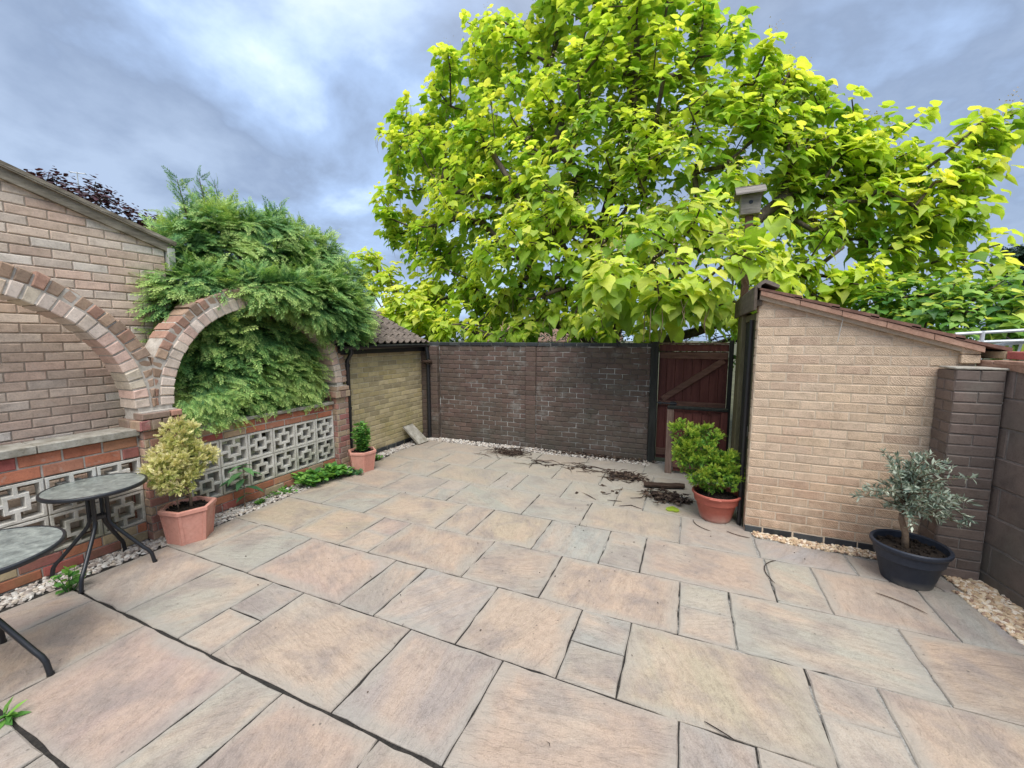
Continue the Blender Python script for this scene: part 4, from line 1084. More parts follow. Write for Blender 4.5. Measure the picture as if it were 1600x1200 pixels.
# white tube rack leaning beyond the wall
rack = MB()
for (a, b) in (((1.93,4.4,1.68),(2.9,4.4,1.75)), ((1.93,4.4,1.61),(2.9,4.4,1.66)), ((1.95,4.42,1.56),(2.9,4.42,1.70))): rack.tube([a, b], 0.012, 8)
for x in (2.09, 2.45, 2.8): rack.tube([(x,4.4,0.0),(x,4.4,1.70)], 0.014, 8)
for k in range(14): rack.tube([(2.10+k*0.055,4.45,1.50),(2.12+k*0.055,4.45,1.60+k*0.004)], 0.008, 6)
rack.tube([(1.95,4.45,1.52),(2.9,4.45,1.55)], 0.010, 8)
tag(link_obj('tube_rack', rack.mesh('tube_rack', M['white_metal'])), 'white metal tube rack standing behind the red brick coping', 'rack')
mb = MB(); mb.box((1.89,3.98,1.505),(2.02,4.25,1.60), ch=0.01)
tag(link_obj('black_crate', mb.mesh('black_crate', M['black_pvc'])), 'black plastic tray lodged between the shed eave and red coping', 'tray')

# ------------------------------------------------------------------ leaves, sprays and trees
def rot_from(dirs, normals):
    """(n,3,3) with columns x,y,z: y = leaf direction, z = leaf normal"""
    y = dirs/np.linalg.norm(dirs, axis=1, keepdims=True)
    z = normals - (normals*y).sum(1, keepdims=True)*y
    z /= np.maximum(np.linalg.norm(z, axis=1, keepdims=True), 1e-6)
    x = np.cross(y, z)
    return np.stack([x, y, z], 2)
def scatter(tV, tF, Rm, S, P):
    n = len(P); V = np.einsum('nij,kj->nki', Rm, tV)*S[:, None, None] + P[:, None]
    F = tF[None] + (np.arange(n)*len(tV))[:, None, None]
    return V.reshape(-1, 3), F.reshape(-1, tF.shape[1])
def heart_leaf(k=0):
    fold = (0.10, 0.20, -0.06, 0.28)[k]; dr = (0.12, 0.26, 0.30, 0.40)[k]
    mid = [(0,0.02,0.0),(0,0.33,0.02),(0,0.68,-0.03),(0,1.0,-dr)]
    edge = [(0.24,-0.10,fold*0.6),(0.44,0.12,fold),(0.40,0.45,fold*0.7),(0.19,0.75,fold*0.2-0.06)]
    V = mid + [(x, y, z-0.35*x*x) for x, y, z in edge] + [(-x, y, z-0.35*x*x+0.02*k) for x, y, z in edge]
    F = [(0,4,5,1),(1,5,6,2),(2,6,7,3),(0,1,9,8),(1,2,10,9),(2,3,11,10)]
    return np.array(V, float), np.array(F)
def lance_leaf(wd=0.14):
    V = [(0,0,0),(wd*0.7,0.25,0.02),(wd,0.5,0.02),(wd*0.5,0.8,-0.02),(0,1,-0.08),(-wd*0.5,0.8,-0.02),(-wd,0.5,0.02),(-wd*0.7,0.25,0.02),(0,0.5,-0.01)]
    F = [(0,1,2,8),(8,2,3,4),(0,8,6,7),(8,4,5,6)]
    return np.array(V, float), np.array(F)
def spray(nb=9, wide=0.42, droop=0.28, sub=2, seed=0, thin=1.0):
    """flat scale-leaf spray: rachis with side branchlets, each forked; quads"""
    rs = np.random.default_rng(seed); V = []; F = []
    def blade(p, q, w0, w1):
        p = np.array(p, float); q = np.array(q, float); d = q-p; nn = np.array([-d[1], d[0], 0.0]); nn /= max(np.linalg.norm(nn), 1e-6); w0 *= thin; w1 *= thin
        i = len(V); m = p + d*0.55
        V.extend([p - nn*w0*0.5, m - nn*w1, q, m + nn*w1]); F.append((i, i+1, i+2, i+3))
    blade((0,0,0), (0,1,0), 0.02, 0.022)
    for k in range(nb):
        t = 0.10 + 0.85*k/nb
        for s in (-1, 1):
            tt = t + (0.04 if s > 0 else 0); L = wide*(1-tt*0.75)*rs.uniform(0.8, 1.15)
            a = R(rs.uniform(38, 55)); p = (0, tt, 0); q = (s*L*math.sin(a), tt + L*math.cos(a), rs.uniform(-0.03, 0.03))
            blade(p, q, 0.03, 0.034)
            for j in range(sub):
                u = 0.35 + 0.28*j; pp = (p[0]+(q[0]-p[0])*u, p[1]+(q[1]-p[1])*u, 0)
                for s2 in (-1, 1):
                    a2 = math.atan2(q[0]-p[0], q[1]-p[1]) + s2*R(38); L2 = L*0.42*(1-u*0.4)
                    blade(pp, (pp[0]+L2*math.sin(a2), pp[1]+L2*math.cos(a2), rs.uniform(-0.02, 0.02)), 0.03, 0.026)
    V = np.array(V); V[:, 2] -= droop*V[:, 1]**2 + 0.25*np.abs(V[:, 0])**1.5
    return V, np.array(F)
def unit(v): return v/np.maximum(np.linalg.norm(v, axis=-1, keepdims=True), 1e-9)
def skeleton(base, trunk_pts, targets, rmin=0.010, seg=0.45, power=2.2, sag=0.0, rmax=0.3):
    """grow limbs from the trunk nodes to every target; returns tube mesh builder"""
    nodes = [Vector(p) for p in trunk_pts]; par = [-1] + list(range(len(nodes)-1))
    top = nodes[-1]
    tg = sorted([Vector(t) for t in targets], key=lambda q: (q-top).length)
    leafn = []
    depthd = [(0 if i == 0 else 0) for i in range(len(nodes))]
    for i in range(1, len(nodes)): depthd[i] = depthd[i-1] + (nodes[i]-nodes[i-1]).length
    arr = [tuple(n) for n in nodes]
    for q in tg:
        A = np.array(arr); d = np.linalg.norm(A - np.array(q), axis=1)
        cost = d + 0.28*np.array(depthd)
        if len(trunk_pts) > 2: cost[0] += 5
        b = int(np.argmin(cost)); p = nodes[b]; L = (q-p).length
        n = max(1, int(L/seg)); prev = b
        # leave the parent along its own growth direction, then bend to the target
        pd = (p - nodes[par[b]]).normalized() if par[b] >= 0 else Vector((0, 0, 1))
        ctrl = p + pd*L*0.35 + Vector((0, 0, 0.08*L))
        for k in range(1, n+1):
            t = k/n; x = p*(1-t)**2 + ctrl*2*t*(1-t) + q*t*t
            if k < n: x += Vector((random.gauss(0, 0.03), random.gauss(0, 0.03), random.gauss(0, 0.02)))*min(1, L)
            nodes.append(x); par.append(prev); arr.append(tuple(x)); depthd.append(depthd[prev] + (x-nodes[prev]).length); prev = len(nodes)-1
        leafn.append(prev)
    acc = [0.0]*len(nodes)
    for l in leafn: acc[l] += rmin**power
    for i in range(len(nodes)-1, 0, -1):
        acc[par[i]] += acc[i] if acc[i] > 0 else rmin**power
    rad = [min(rmax, max(rmin*0.6, a**(1/power))) for a in acc]
    mb = MB()
    for i in range(1, len(nodes)):
        p = par[i]; rp = min(rad[p], rad[i]*1.25)
        ns = 8 if rad[i] > 0.04 else 5 if rad[i] > 0.015 else 4
        mb.tube([nodes[p], nodes[i]], [rp, rad[i]], ns, cap=False)
    return mb
def blob_points(blobs, dens, shell=0.55, minz=None, seed=3):
    rs = np.random.default_rng(seed); P = []; C = []
    for (x, y, z, r) in blobs:
        n = max(1, int(dens*r*r))
        d = unit(rs.normal(size=(n, 3))); rr = r*(shell + (1-shell)*rs.random(n)**0.6)
        pts = np.array([x, y, z]) + d*rr[:, None]*np.array([1, 0.95, 0.85])
        P.append(pts); C.append(np.repeat([[x, y, z]], n, 0))
    return np.concatenate(P), np.concatenate(C)
def whorl_leaves(P, C, per, size, spread, rs, up=0.55, droop=0.5, tint0=0.19):
    """leaves round each shoot tip: blades face up and out, tips hang"""
    n = len(P); out_ = unit(P - C)
    k = per; idx = np.repeat(np.arange(n), k); m = len(idx)
    ax = unit(out_*0.6 + np.array([0, 0, 0.9]))[idx]
    th = rs.uniform(0, 2*PI, m)
    a = unit(np.cross(ax, rs.normal(size=(m, 3)))); b = np.cross(ax, a)
    rad_ = a*np.cos(th)[:, None] + b*np.sin(th)[:, None]
    lev = rs.random(m)                                  # 0 bottom of the shoot, 1 tip
    pos = P[idx] + ax*(lev[:, None]-0.5)*spread*0.9 + rad_*(spread*0.35*(1.15-lev)[:, None]) + rs.normal(size=(m, 3))*spread*0.12
    dirs = rad_*(1.0) + np.array([0, 0, -1.0])*(droop*(1.25-lev))[:, None] + out_[idx]*0.35 + rs.normal(size=(m, 3))*0.2
    nor = ax*1.0 + rad_*0.35 + np.array([0, 0, up]) + rs.normal(size=(m, 3))*0.28
    s = size*rs.uniform(0.45, 1.15, m)*(1.05-0.35*lev)
    tint = np.clip(tint0 + 0.55*lev + rs.normal(size=m)*0.12, 0, 1)
    return pos, dirs, nor, s, tint
def leaves_to_mesh(name, pos, dirs, nor, s, tint, tmpls, mat, smooth=True, grad=0.0):
    n = len(pos); which = RNG.integers(0, len(tmpls), n); Vs = []; Fs = []; Ts = []; off = 0
    for w_, (tV, tF) in enumerate(tmpls):
        k = which == w_
        if not k.any(): continue
        V, F = scatter(tV, tF, rot_from(dirs[k], nor[k]), s[k], pos[k])
        Vs.append(V); Fs.append(F+off); Ts.append((tint[k][:, None] + grad*(tV[:, 1]-0.45)[None]).ravel()); off += len(V)
    return np_mesh(name, np.concatenate(Vs), np.concatenate(Fs), mat, smooth, np.concatenate(Ts))
HEARTS = [heart_leaf(0), heart_leaf(1), heart_leaf(2), heart_leaf(3)]

# --- the big golden catalpa behind the wall
CAT = [(-6.45,8.6,4.66,0.94),(-6.17,8.8,6.25,1.17),(-5.08,8.8,7.17,1.03),(-3.71,8.6,7.78,1.08),(-2.29,8.4,7.86,0.98),(-1.24,8.0,6.57,1.02),(-2.4,8.0,6.19,1.09),(-3.59,8.0,5.61,1.16),(-4.23,7.8,4.39,1.06),(-1.33,7.5,4.99,0.98),(-2.37,7.2,4.31,0.96),(-0.5,8.0,6.69,0.87),(0.40,8.0,5.95,0.80),(1.10,8.0,5.28,0.62),(1.60,8.0,4.72,0.52),(0.32,7.5,4.98,0.89),(1.04,8.0,4.29,0.82),(2.05,8.0,4.28,0.58),(2.63,8.0,4.41,0.56),(1.91,8.0,3.78,0.79),(2.56,7.6,3.5,0.67),(3.03,7.4,3.3,0.46),(3.2,7.8,3.98,0.44),(3.55,7.8,4.33,0.3),(2.44,7.5,2.79,0.54),(1.62,7.5,2.86,0.66),(-5.0,8.0,3.04,0.85),(-3.24,7.2,2.94,0.9),(-3.85,7.6,2.15,0.52),(-2.35,7.2,2.32,0.7),(-0.36,7.0,4.06,0.88),(-0.88,8.0,5.65,0.9),(-2.24,6.2,3.31,0.7),(-0.49,5.6,2.92,0.48),(-1.0,5.5,1.95,0.34),(-0.29,5.6,1.92,0.24),(0.78,6.0,2.42,0.32),(-3.75,7.4,1.75,0.28),(-1.12,8.4,8.16,0.92),(-2.55,8.4,8.83,0.74),(-1.7,7.4,3.4,0.8),(-0.8,7.2,3.1,0.7),(-2.9,7.6,3.9,0.8),(-1.6,7.0,2.5,0.5),(-0.5,6.9,2.4,0.5),(0.4,7.0,3.4,0.7),(-3.0,7.0,2.2,0.5),(-4.4,7.6,2.5,0.5),(0.9,7.2,2.5,0.5),(-5.6,8.2,3.7,0.7),(-5.2,8.4,5.6,0.9),(-0.2,6.6,2.1,0.35),(-4.9,7.4,2.0,0.42),(-4.2,7.0,2.05,0.4),(-5.6,8.0,2.6,0.6),(3.0,7.5,3.0,0.5),(3.3,7.7,3.6,0.45),(3.75,7.8,4.45,0.3),(2.3,7.8,4.0,0.6),(-4.3,6.7,1.85,0.34),(-3.6,6.6,1.85,0.34),(-3.0,6.5,1.85,0.36),(-2.4,6.5,1.95,0.36),(-1.8,6.5,1.85,0.34),(-1.2,6.5,1.9,0.34),(0.3,6.7,2.1,0.36),(0.75,6.9,2.0,0.34),(1.1,6.9,2.6,0.45),(1.5,7.2,2.4,0.4),(-0.6,6.5,1.8,0.3),(0.15,6.1,1.92,0.25),(0.5,6.3,2.0,0.3),(2.2,7.2,2.35,0.45),(2.7,7.0,2.3,0.4),(1.9,7.0,2.1,0.35),(3.2,7.2,2.6,0.4),(1.70,8.0,4.95,0.42),(1.35,8.0,5.35,0.42),(2.1,8.0,4.62,0.36),(0.60,5.75,2.75,0.20)]
NEAR = [(-0.85,5.0,2.31,0.40),(-0.14,4.9,2.26,0.38),(0.46,5.0,2.70,0.38),(0.23,5.6,3.14,0.42),(0.19,5.0,2.05,0.20)]
def build_catalpa():
    root = thing('catalpa_tree', 'big golden leaved tree spreading over the dark back wall', 'tree', (-1.5, 7.7, 0))
    rs = np.random.default_rng(21)
    P, C = blob_points(CAT, 38, 0.35, seed=5)
    Pn, Cn = blob_points(NEAR, 62, 0.4, seed=8)
    mainC = np.array([-1.3, 8.2, 3.9])
    P = np.concatenate([P, Pn]); C = np.concatenate([C, Cn])
    bh = np.array([0.56, 5.6, 3.2]) - CAM; L_ = np.linalg.norm(bh); u_ = bh/L_
    tt_ = (P - CAM) @ u_; dd = np.linalg.norm(P - CAM - tt_[:, None]*u_, axis=1)
    clear = (dd < 0.24*tt_/L_) & (tt_ < L_ + 0.35)
    P, C = P[~clear], C[~clear]
    keep = (P[:, 2] > 1.72) | ((P[:, 1] > 6.3) & (P[:, 2] > 1.45)); P = P[keep]; C = C[keep]
    pos, dirs, nor, s, tint = whorl_leaves(P, C*0.6 + mainC*0.4, 17, 0.225, 0.36, rs)
    # whole shoots vary at random between younger, yellower and older, greener leaves
    tint = np.clip(tint + 0.10*np.repeat(rs.normal(size=len(P)), 17) , 0, 1)
    ok = ~((pos[:, 1] < 5.95) & (pos[:, 2] < 1.66) & (pos[:, 1] > 5.5)) & (pos[:, 2] > 1.5) & ~((pos[:, 0] > 0.35) & (pos[:, 1] < 5.5) & (pos[:, 2] < 2.25))
    tt_ = (pos - CAM) @ u_; dd = np.linalg.norm(pos - CAM - tt_[:, None]*u_, axis=1); ok &= ~((dd < 0.12) & (tt_ < L_ + 0.2))
    pos, dirs, nor, s, tint = [q[ok] for q in (pos, dirs, nor, s, tint)]
    d = np.linalg.norm(pos - CAM, axis=1); order = np.argsort(d)
    near = order[:300]; rest = order[300:]
    child('foliage', leaves_to_mesh('foliage', pos[rest], dirs[rest], nor[rest], s[rest], tint[rest], HEARTS, M['catalpa']), root, kind='stuff')
    lm = {}
    for k, (tV, tF) in enumerate(HEARTS):
        for q in range(5): lm[(k, q)] = np_mesh('leaf', tV, tF, M['catalpa'], True, np.full(len(tV), 0.15+0.2*q))
    Rm = rot_from(dirs[near], nor[near])
    for i, j in enumerate(near):
        Mx = Matrix([list(r) for r in Rm[i]]).to_4x4() @ Matrix.Scale(float(s[j]), 4); Mx.translation = Vector(pos[j])
        child('leaf', lm[(random.randrange(3), min(4, max(0, int(tint[j]*5))))], root, Mx)
    tips = P[rs.random(len(P)) < 0.8]
    trunk = [(-1.5,7.7,-0.05),(-1.48,7.7,0.6),(-1.42,7.72,1.1),(-1.35,7.75,1.6),(-1.5,7.8,2.3),(-1.6,7.9,3.0)]
    mb = skeleton(trunk[0], trunk, tips, rmin=0.0085, power=2.15, rmax=0.17)
    # low limbs seen over the wall top
    mb.tube([(-1.4,7.7,1.3),(-1.8,7.3,1.72),(-2.2,7.0,1.9),(-2.6,6.8,1.85),(-2.95,6.7,1.70),(-3.4,6.6,1.68),(-3.8,6.5,1.85)], [0.11,0.085,0.075,0.07,0.06,0.045,0.02], 8)
    mb.tube([(-1.35,7.7,1.3),(-0.6,7.3,1.55),(0.1,7.0,1.75),(0.6,6.9,1.95),(1.2,7.0,2.3),(1.9,7.2,2.9)], [0.11,0.08,0.07,0.06,0.05,0.02], 8)
    child('trunk', mb.mesh('trunk', M['bark'], True), root)
    # last year's pods hanging below the outer shoots
    mb = MB()
    sel = [p for p in P if (p[0] < -3.5 or p[2] < 2.7)]
    for p in random.sample(sel, min(150, len(sel))):
        for _ in range(random.randint(1, 3)):
            q = Vector(p) + Vector((U(-.2,.2), U(-.2,.2), -0.1)); L = U(0.2, 0.38); b_ = Vector((U(-.06,.06), U(-.06,.06), 0))
            if q.z - L < 1.6 and q.y > 5.4 and q.y < 6: continue
            mb.tube([q, q + Vector((0,0,-L*0.5)) + b_, q + Vector((0,0,-L)) + b_*0.3], [0.003,0.005,0.002], 4)
    child('seed_pod', mb.mesh('seed_pod', M['thin_bark']), root, kind='stuff')
    # pale flower panicles standing above the shoots
    rr = RNG
    tops = P[(P[:, 2] > 3.0) | (P[:, 1] < 6)]; tops = tops[rr.random(len(tops)) < 0.30]
    pt = np.repeat(tops + np.array([0, 0, 0.22]), 26, 0) + rr.normal(size=(len(tops)*26, 3))*np.array([0.05, 0.05, 0.07])
    V, F = scatter(*lance_leaf(0.3), rot_from(rr.normal(size=pt.shape), rr.normal(size=pt.shape)), rr.uniform(0.018, 0.03, len(pt)), pt)
    child('blossom', np_mesh('blossom', V, F, M['blossom'], True, np.full(len(V), 0.5)), root, kind='stuff')
M['blossom'] = leaf_mat('faded_blossom', [(0.35,0.26,0.16),(0.45,0.34,0.24),(0.55,0.45,0.34)], trans=0.3, jitter=1.0)
build_catalpa()

def simple_tree(name, label, cat, blobs, base, trunk, dens, per, size, spread, mat, tmpl, tint0=0.3, seed=1, rmin=0.008, up=0.55, droop=0.4, crown='foliage', rmax=0.2, group=None, minz=None):
    root = thing(name, label, cat, base, group)
    rs = np.random.default_rng(seed)
    P, C = blob_points(blobs, dens, 0.3, seed=seed)
    if minz is not None: P, C = P[P[:, 2] > minz], C[P[:, 2] > minz]
    pos, dirs, nor, s, tint = whorl_leaves(P, C, per, size, spread, rs, up, droop, tint0)
    if minz is not None:
        k = pos[:, 2] > minz; pos, dirs, nor, s, tint = [q[k] for q in (pos, dirs, nor, s, tint)]
    child(crown, leaves_to_mesh(crown, pos, dirs, nor, s, tint, tmpl, mat), root)
    mb = skeleton(trunk[0], trunk, P[rs.random(len(P)) < 0.7], rmin=rmin, rmax=rmax)
    child('trunk', mb.mesh('trunk', M['bark'], True), root)
    return root
simple_tree('young_catalpa', 'yellow green young tree rising behind the rippled tile roof', 'tree', [(-6.37,7.5,2.85,0.5),(-5.3,7.2,2.35,0.50),(-5.64,7.0,2.1,0.40),(-4.6,6.8,1.9,0.38),(-6.9,7.5,3.3,0.42),(-6.0,7.3,1.9,0.45),(-5.2,6.9,1.8,0.38)], (-5.6,7.4,0),
            [(-5.6,7.4,0),(-5.6,7.4,0.8),(-5.65,7.4,1.5)], 70, 14, 0.21, 0.32, M['catalpa'], HEARTS, tint0=0.35, seed=31)
simple_tree('climbing_vine', 'broad leaved green climber heaped beyond the shed roof and red coping', 'vine', [(2.28,6.5,2.1,0.36),(2.44,6.0,1.98,0.3),(2.65,5.8,2.0,0.28),(2.95,5.6,1.93,0.28),(2.66,5.4,1.78,0.22),(2.18,5.6,1.86,0.2),(2.39,5.4,1.78,0.2),(3.3,5.6,1.9,0.35),(3.7,5.7,1.85,0.35),(2.6,6.2,2.15,0.3),(2.1,6.4,2.0,0.32),(3.0,6.1,2.1,0.28)], (2.6,5.9,0),
            [(2.6,5.9,0),(2.6,5.9,0.8),(2.6,5.9,1.4)], 150, 12, 0.13, 0.2, M['vine'], HEARTS, tint0=0.15, seed=33, rmin=0.005)
simple_tree('maroon_tree', 'dark maroon leaved tree showing over the garage verge', 'tree', [(-8.0,2.85,3.60,0.34),(-8.0,3.15,3.62,0.36),(-8.0,3.5,3.48,0.38),(-8.0,3.8,3.38,0.36),(-8.1,4.1,3.28,0.36),(-8.0,2.5,3.4,0.3),(-8,3.3,2.8,0.7)], (-8.0,3.3,0),
            [(-8.0,3.3,0),(-8.0,3.3,1.2),(-8,3.3,2.2)], 230, 16, 0.085, 0.15, M['maroon'], [lance_leaf(0.4)], tint0=0.2, seed=35, rmin=0.005)
# feathery dark cedar far right
def build_cedar():
    root = thing('cedar_tree', 'dark feathery cedar with drooping level branches above the climber', 'tree', (7.6, 14.0, 0))
    sp = [spray(7, 0.5, 0.3, 1, 4)]
    rs = np.random.default_rng(2); pos = []; dr = []; brs = []
    for k in range(46):
        z = 1.6 + 2.2*(k/46); a = rs.uniform(0, 2*PI); L = 1.25*(1-(k/46)*0.55)*rs.uniform(0.75, 1.1)
        d = np.array([math.cos(a), math.sin(a), 0]); brs.append(((7.6,14,z), (7.6+d[0]*L, 14+d[1]*L, z+0.12*L)))
        for t in np.linspace(0.2, 1, 16):
            for _ in range(3):
                pos.append(np.array([7.6,14,z]) + d*L*t + np.array([0,0,0.12*L*t]) + rs.normal(size=3)*0.05); dr.append(d*1.0 + rs.normal(size=3)*0.45)
    pos = np.array(pos); dr = np.array(dr); n = len(pos)
    child('foliage', leaves_to_mesh('foliage', pos, dr, np.array([[0,0,1.0]])+rs.normal(size=(n,3))*0.25, rs.uniform(0.16,0.34,n), rs.random(n)*0.7, sp, M['cedar'], False), root)
    mb = MB(); mb.tube([(7.6,14,0),(7.6,14,2.2),(7.6,14,3.9)], [0.16,0.10,0.02], 8)
    for a, b in brs: mb.tube([a, b], [0.025, 0.006], 5)
    child('trunk', mb.mesh('trunk', M['bark'], True), root)
build_cedar()

# --- garden beyond the back wall: hedge and a distant pink roofed house
root = thing('house', 'distant house with a long pink tiled roof glimpsed over the back wall', 'house', (-4.4, 12, 0))
mb = MB(); mb.box((-5.9,11.4,0),(-2.3,14.5,1.6)); add_part('wall', mb, M['garage_brick'], root)
rf = MB(); rf.add([(-6.1,11.2,1.55),(-2.1,11.2,1.55),(-2.1,12.9,2.25),(-6.1,12.9,2.25),(-6.1,14.7,1.55),(-2.1,14.7,1.55),(-6.1,11.2,1.49),(-2.1,11.2,1.49)], [(0,1,2,3),(3,2,5,4),(6,7,1,0),(0,3,4,6),(1,7,5,2)])
add_part('roof', rf, M['pink_tile'], root)
for k in range(3):
    mb = MB(); mb.box((-5.6+k*1.2,11.36,0.6),(-4.8+k*1.2,11.395,1.3), ch=0.004); wf = add_part('window', mb, M['pvc_white'], root)
    mb = MB(); mb.box((-5.54+k*1.2,11.35,0.66),(-4.86+k*1.2,11.358,1.24)); add_part('pane', mb, M['black_metal'], wf)
simple_tree('garden_hedge', 'leafy green hedge running behind the dark back wall', 'hedge', [(x, 9.3+U(-.2,.2), 1.5+U(-.1,.3), 0.62) for x in np.arange(-8.5, 6.6, 0.62)], (-1,9.3,0),
            [(-1,9.3,0),(-1,9.3,0.4)], 90, 9, 0.11, 0.22, M['hedge'], [lance_leaf(0.28)], tint0=0.2, seed=37, rmin=0.004, rmax=0.05)

# --- conifer filling the second arch
ARCH2 = AC[1]
def build_conifer():
    root = thing('cypress_bush', 'overgrown green cypress bursting through and over the second arch', 'conifer', (-4.7, 3.3, 0))
    rs = np.random.default_rng(9)
    E = [((-4.78,2.95,2.35),(0.42,0.50,0.62)), ((-4.85,2.62,2.25),(0.34,0.36,0.5)), ((-4.80,3.45,2.45),(0.50,0.60,0.60)), ((-4.80,4.0,2.30),(0.60,0.58,0.64)), ((-4.78,4.42,2.12),(0.48,0.42,0.60)),
         ((-4.55,3.0,1.45),(0.42,0.85,0.60)), ((-4.5,2.75,1.05),(0.36,0.62,0.42)), ((-4.5,3.35,1.1),(0.36,0.42,0.45)), ((-4.28,3.75,2.10),(0.34,0.50,0.34)), ((-4.15,4.05,1.86),(0.22,0.32,0.30)), ((-4.35,2.55,2.08),(0.22,0.28,0.2)),((-4.33,2.38,2.0),(0.14,0.22,0.25)), ((-4.02,3.60,2.02),(0.20,0.42,0.26)), ((-4.05,3.1,2.10),(0.17,0.42,0.17)), ((-4.05,3.95,1.86),(0.20,0.25,0.30))]
    P = []; D = []; TT = []
    for (c, r) in E:
        c = np.array(c); r = np.array(r); n = int(1900*(r[0]*r[1]+r[1]*r[2]+r[0]*r[2])/0.9)
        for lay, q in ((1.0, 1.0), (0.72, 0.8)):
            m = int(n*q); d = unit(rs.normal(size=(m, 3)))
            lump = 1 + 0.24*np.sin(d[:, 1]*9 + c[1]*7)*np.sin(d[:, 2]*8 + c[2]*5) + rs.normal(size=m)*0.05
            P.append(c + d*r*lay*lump[:, None]); D.append(unit(d/r)); TT.append(np.full(m, 0.0 if lay < 1 else 0.30))  # inner layer gets the darkest tint: shade between sprays put into the colour
    P = np.concatenate(P); D = np.concatenate(D); TT = np.concatenate(TT)
    inside = np.zeros(len(P), bool)
    for (c, r) in E:
        inside |= ((((P-np.array(c))/np.array(r))**2).sum(1) < 0.36)
    ra = np.hypot(P[:, 1]-ARCH2[0], P[:, 2]-ARCH2[1])
    opening = ((P[:, 2] > 1.09) & (ra < HW-0.05)) | ((P[:, 2] > 0.86) & (P[:, 2] <= 1.09) & (np.abs(P[:, 1]-ARCH2[0]) < HW-0.05))
    wallzone = (P[:, 0] > -4.27) & (P[:, 0] < -3.98) & ~opening & (P[:, 2] < 2.03) & (P[:, 1] < 3.95)
    bad = inside | wallzone | (P[:, 2] < 0.86) | ((P[:, 0] > -4.05) & (P[:, 2] < 1.85) & (P[:, 1] < 3.6)) | ((P[:, 0] > -4.02) & (P[:, 1] < 2.75)) | ((P[:, 0] > -3.78)) | ((P[:, 0] < -4.42) & (P[:, 1] < 2.34)) | ((P[:,2] < 1.66) & (P[:,1] > 3.9))
    P, D, TT = P[~bad], D[~bad], TT[~bad]
    n = len(P)
    clump = np.array([[noise.noise(Vector(p)*4.5 + Vector((q*7,0,0))) for q in range(3)] for p in P])
    dirs = D*np.array([1.0, 1.0, 0.4]) + np.array([0.35, 0, -0.22]) + rs.normal(size=(n, 3))*0.25 + clump*1.4
    up = D[:, 2] > 0.75
    dirs[up] = D[up]*0.6 + np.array([0.15, 0, 0.25]) + rs.normal(size=(up.sum(), 3))*0.4
    nor = np.array([0.35, -0.1, 1.0]) + D*0.55 + rs.normal(size=(n, 3))*0.25
    s = rs.uniform(0.13, 0.27, n)
    cl = np.array([noise.noise(Vector(p)*3.2) for p in P])
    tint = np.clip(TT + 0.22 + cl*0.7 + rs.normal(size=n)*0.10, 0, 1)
    # tips reaching out in front, over the coping and the ring
    m = 210
    yy = rs.uniform(2.12, 3.66, m); zz_ = 0.88 + rs.random(m)*0.28
    Pf = np.stack([rs.uniform(-4.12, -4.02, m), yy, zz_], 1)
    Pf2 = np.stack([rs.uniform(-4.1, -3.98, 170), rs.uniform(2.08, 2.55, 170), rs.uniform(0.86, 1.14, 170)], 1)
    th_ = np.radians(rs.uniform(38, 98, 420)); rr_ = rs.uniform(HW-0.02, HW+0.24, 420)
    Pf3 = np.stack([rs.uniform(-4.02, -3.95, 420), ARCH2[0]+rr_*np.cos(th_), ARCH2[1]+rr_*np.sin(th_)], 1)
    Pe = np.concatenate([Pf, Pf2, Pf3]); me_ = len(Pe)
    De = np.array([0.75, -0.15, -0.45]) + rs.normal(size=(me_, 3))*0.35
    P = np.concatenate([P, Pe]); dirs = np.concatenate([dirs, De]); nor = np.concatenate([nor, np.array([[0.5, 0, 0.9]])+rs.normal(size=(me_, 3))*0.2])
    s = np.concatenate([s, rs.uniform(0.10, 0.18, me_)]); tint = np.concatenate([tint, np.clip(rs.normal(0.65, 0.15, me_), 0, 1)])
    # feathery leaders above the top
    lead = []; ld = []
    stems = []
    for (y, x, z0, h) in ((2.72,-4.75,2.80,0.42),(2.85,-4.8,2.85,0.30),(3.15,-4.85,2.85,0.48),(3.45,-4.85,2.9,0.25),(3.72,-4.9,2.85,0.42),(3.95,-4.9,2.85,0.36),(4.2,-4.85,2.85,0.33),(4.45,-4.85,2.75,0.32),(4.6,-4.8,2.45,0.34),(4.72,-4.8,2.25,0.30),(2.45,-4.8,2.6,0.28),(4.72,-4.7,2.1,0.26),(2.95,-4.8,2.85,0.42)):
        a = np.array([x, y, z0-0.2]); tilt = rs.normal(size=3)*0.12; b = a + np.array([tilt[0], tilt[1], h+0.2]); stems.append((a, b))
        k = 26
        for t in np.linspace(0.1, 1, k):
            th = rs.uniform(0, 2*PI); lead.append(a + (b-a)*t); ld.append([math.cos(th), math.sin(th), 0.9])
    lead = np.array(lead); ld = np.array(ld); k = len(lead)
    P = np.concatenate([P, lead]); dirs = np.concatenate([dirs, ld]); nor = np.concatenate([nor, rs.normal(size=(k, 3))]); s = np.concatenate([s, rs.uniform(0.09, 0.17, k)]); tint = np.concatenate([tint, rs.uniform(0.0, 0.5, k)])
    T_ = [spray(8, 0.40, 0.34, 1, 1, 0.62), spray(7, 0.46, 0.26, 1, 2, 0.6), spray(9, 0.34, 0.5, 1, 3, 0.66)]
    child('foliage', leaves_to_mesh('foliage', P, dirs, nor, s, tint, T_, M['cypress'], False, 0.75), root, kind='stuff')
    mb = MB()
    mb.tube([(-4.7,3.3,-0.05),(-4.72,3.3,0.8),(-4.75,3.35,1.6),(-4.8,3.4,2.7)], [0.09,0.075,0.06,0.02], 8)
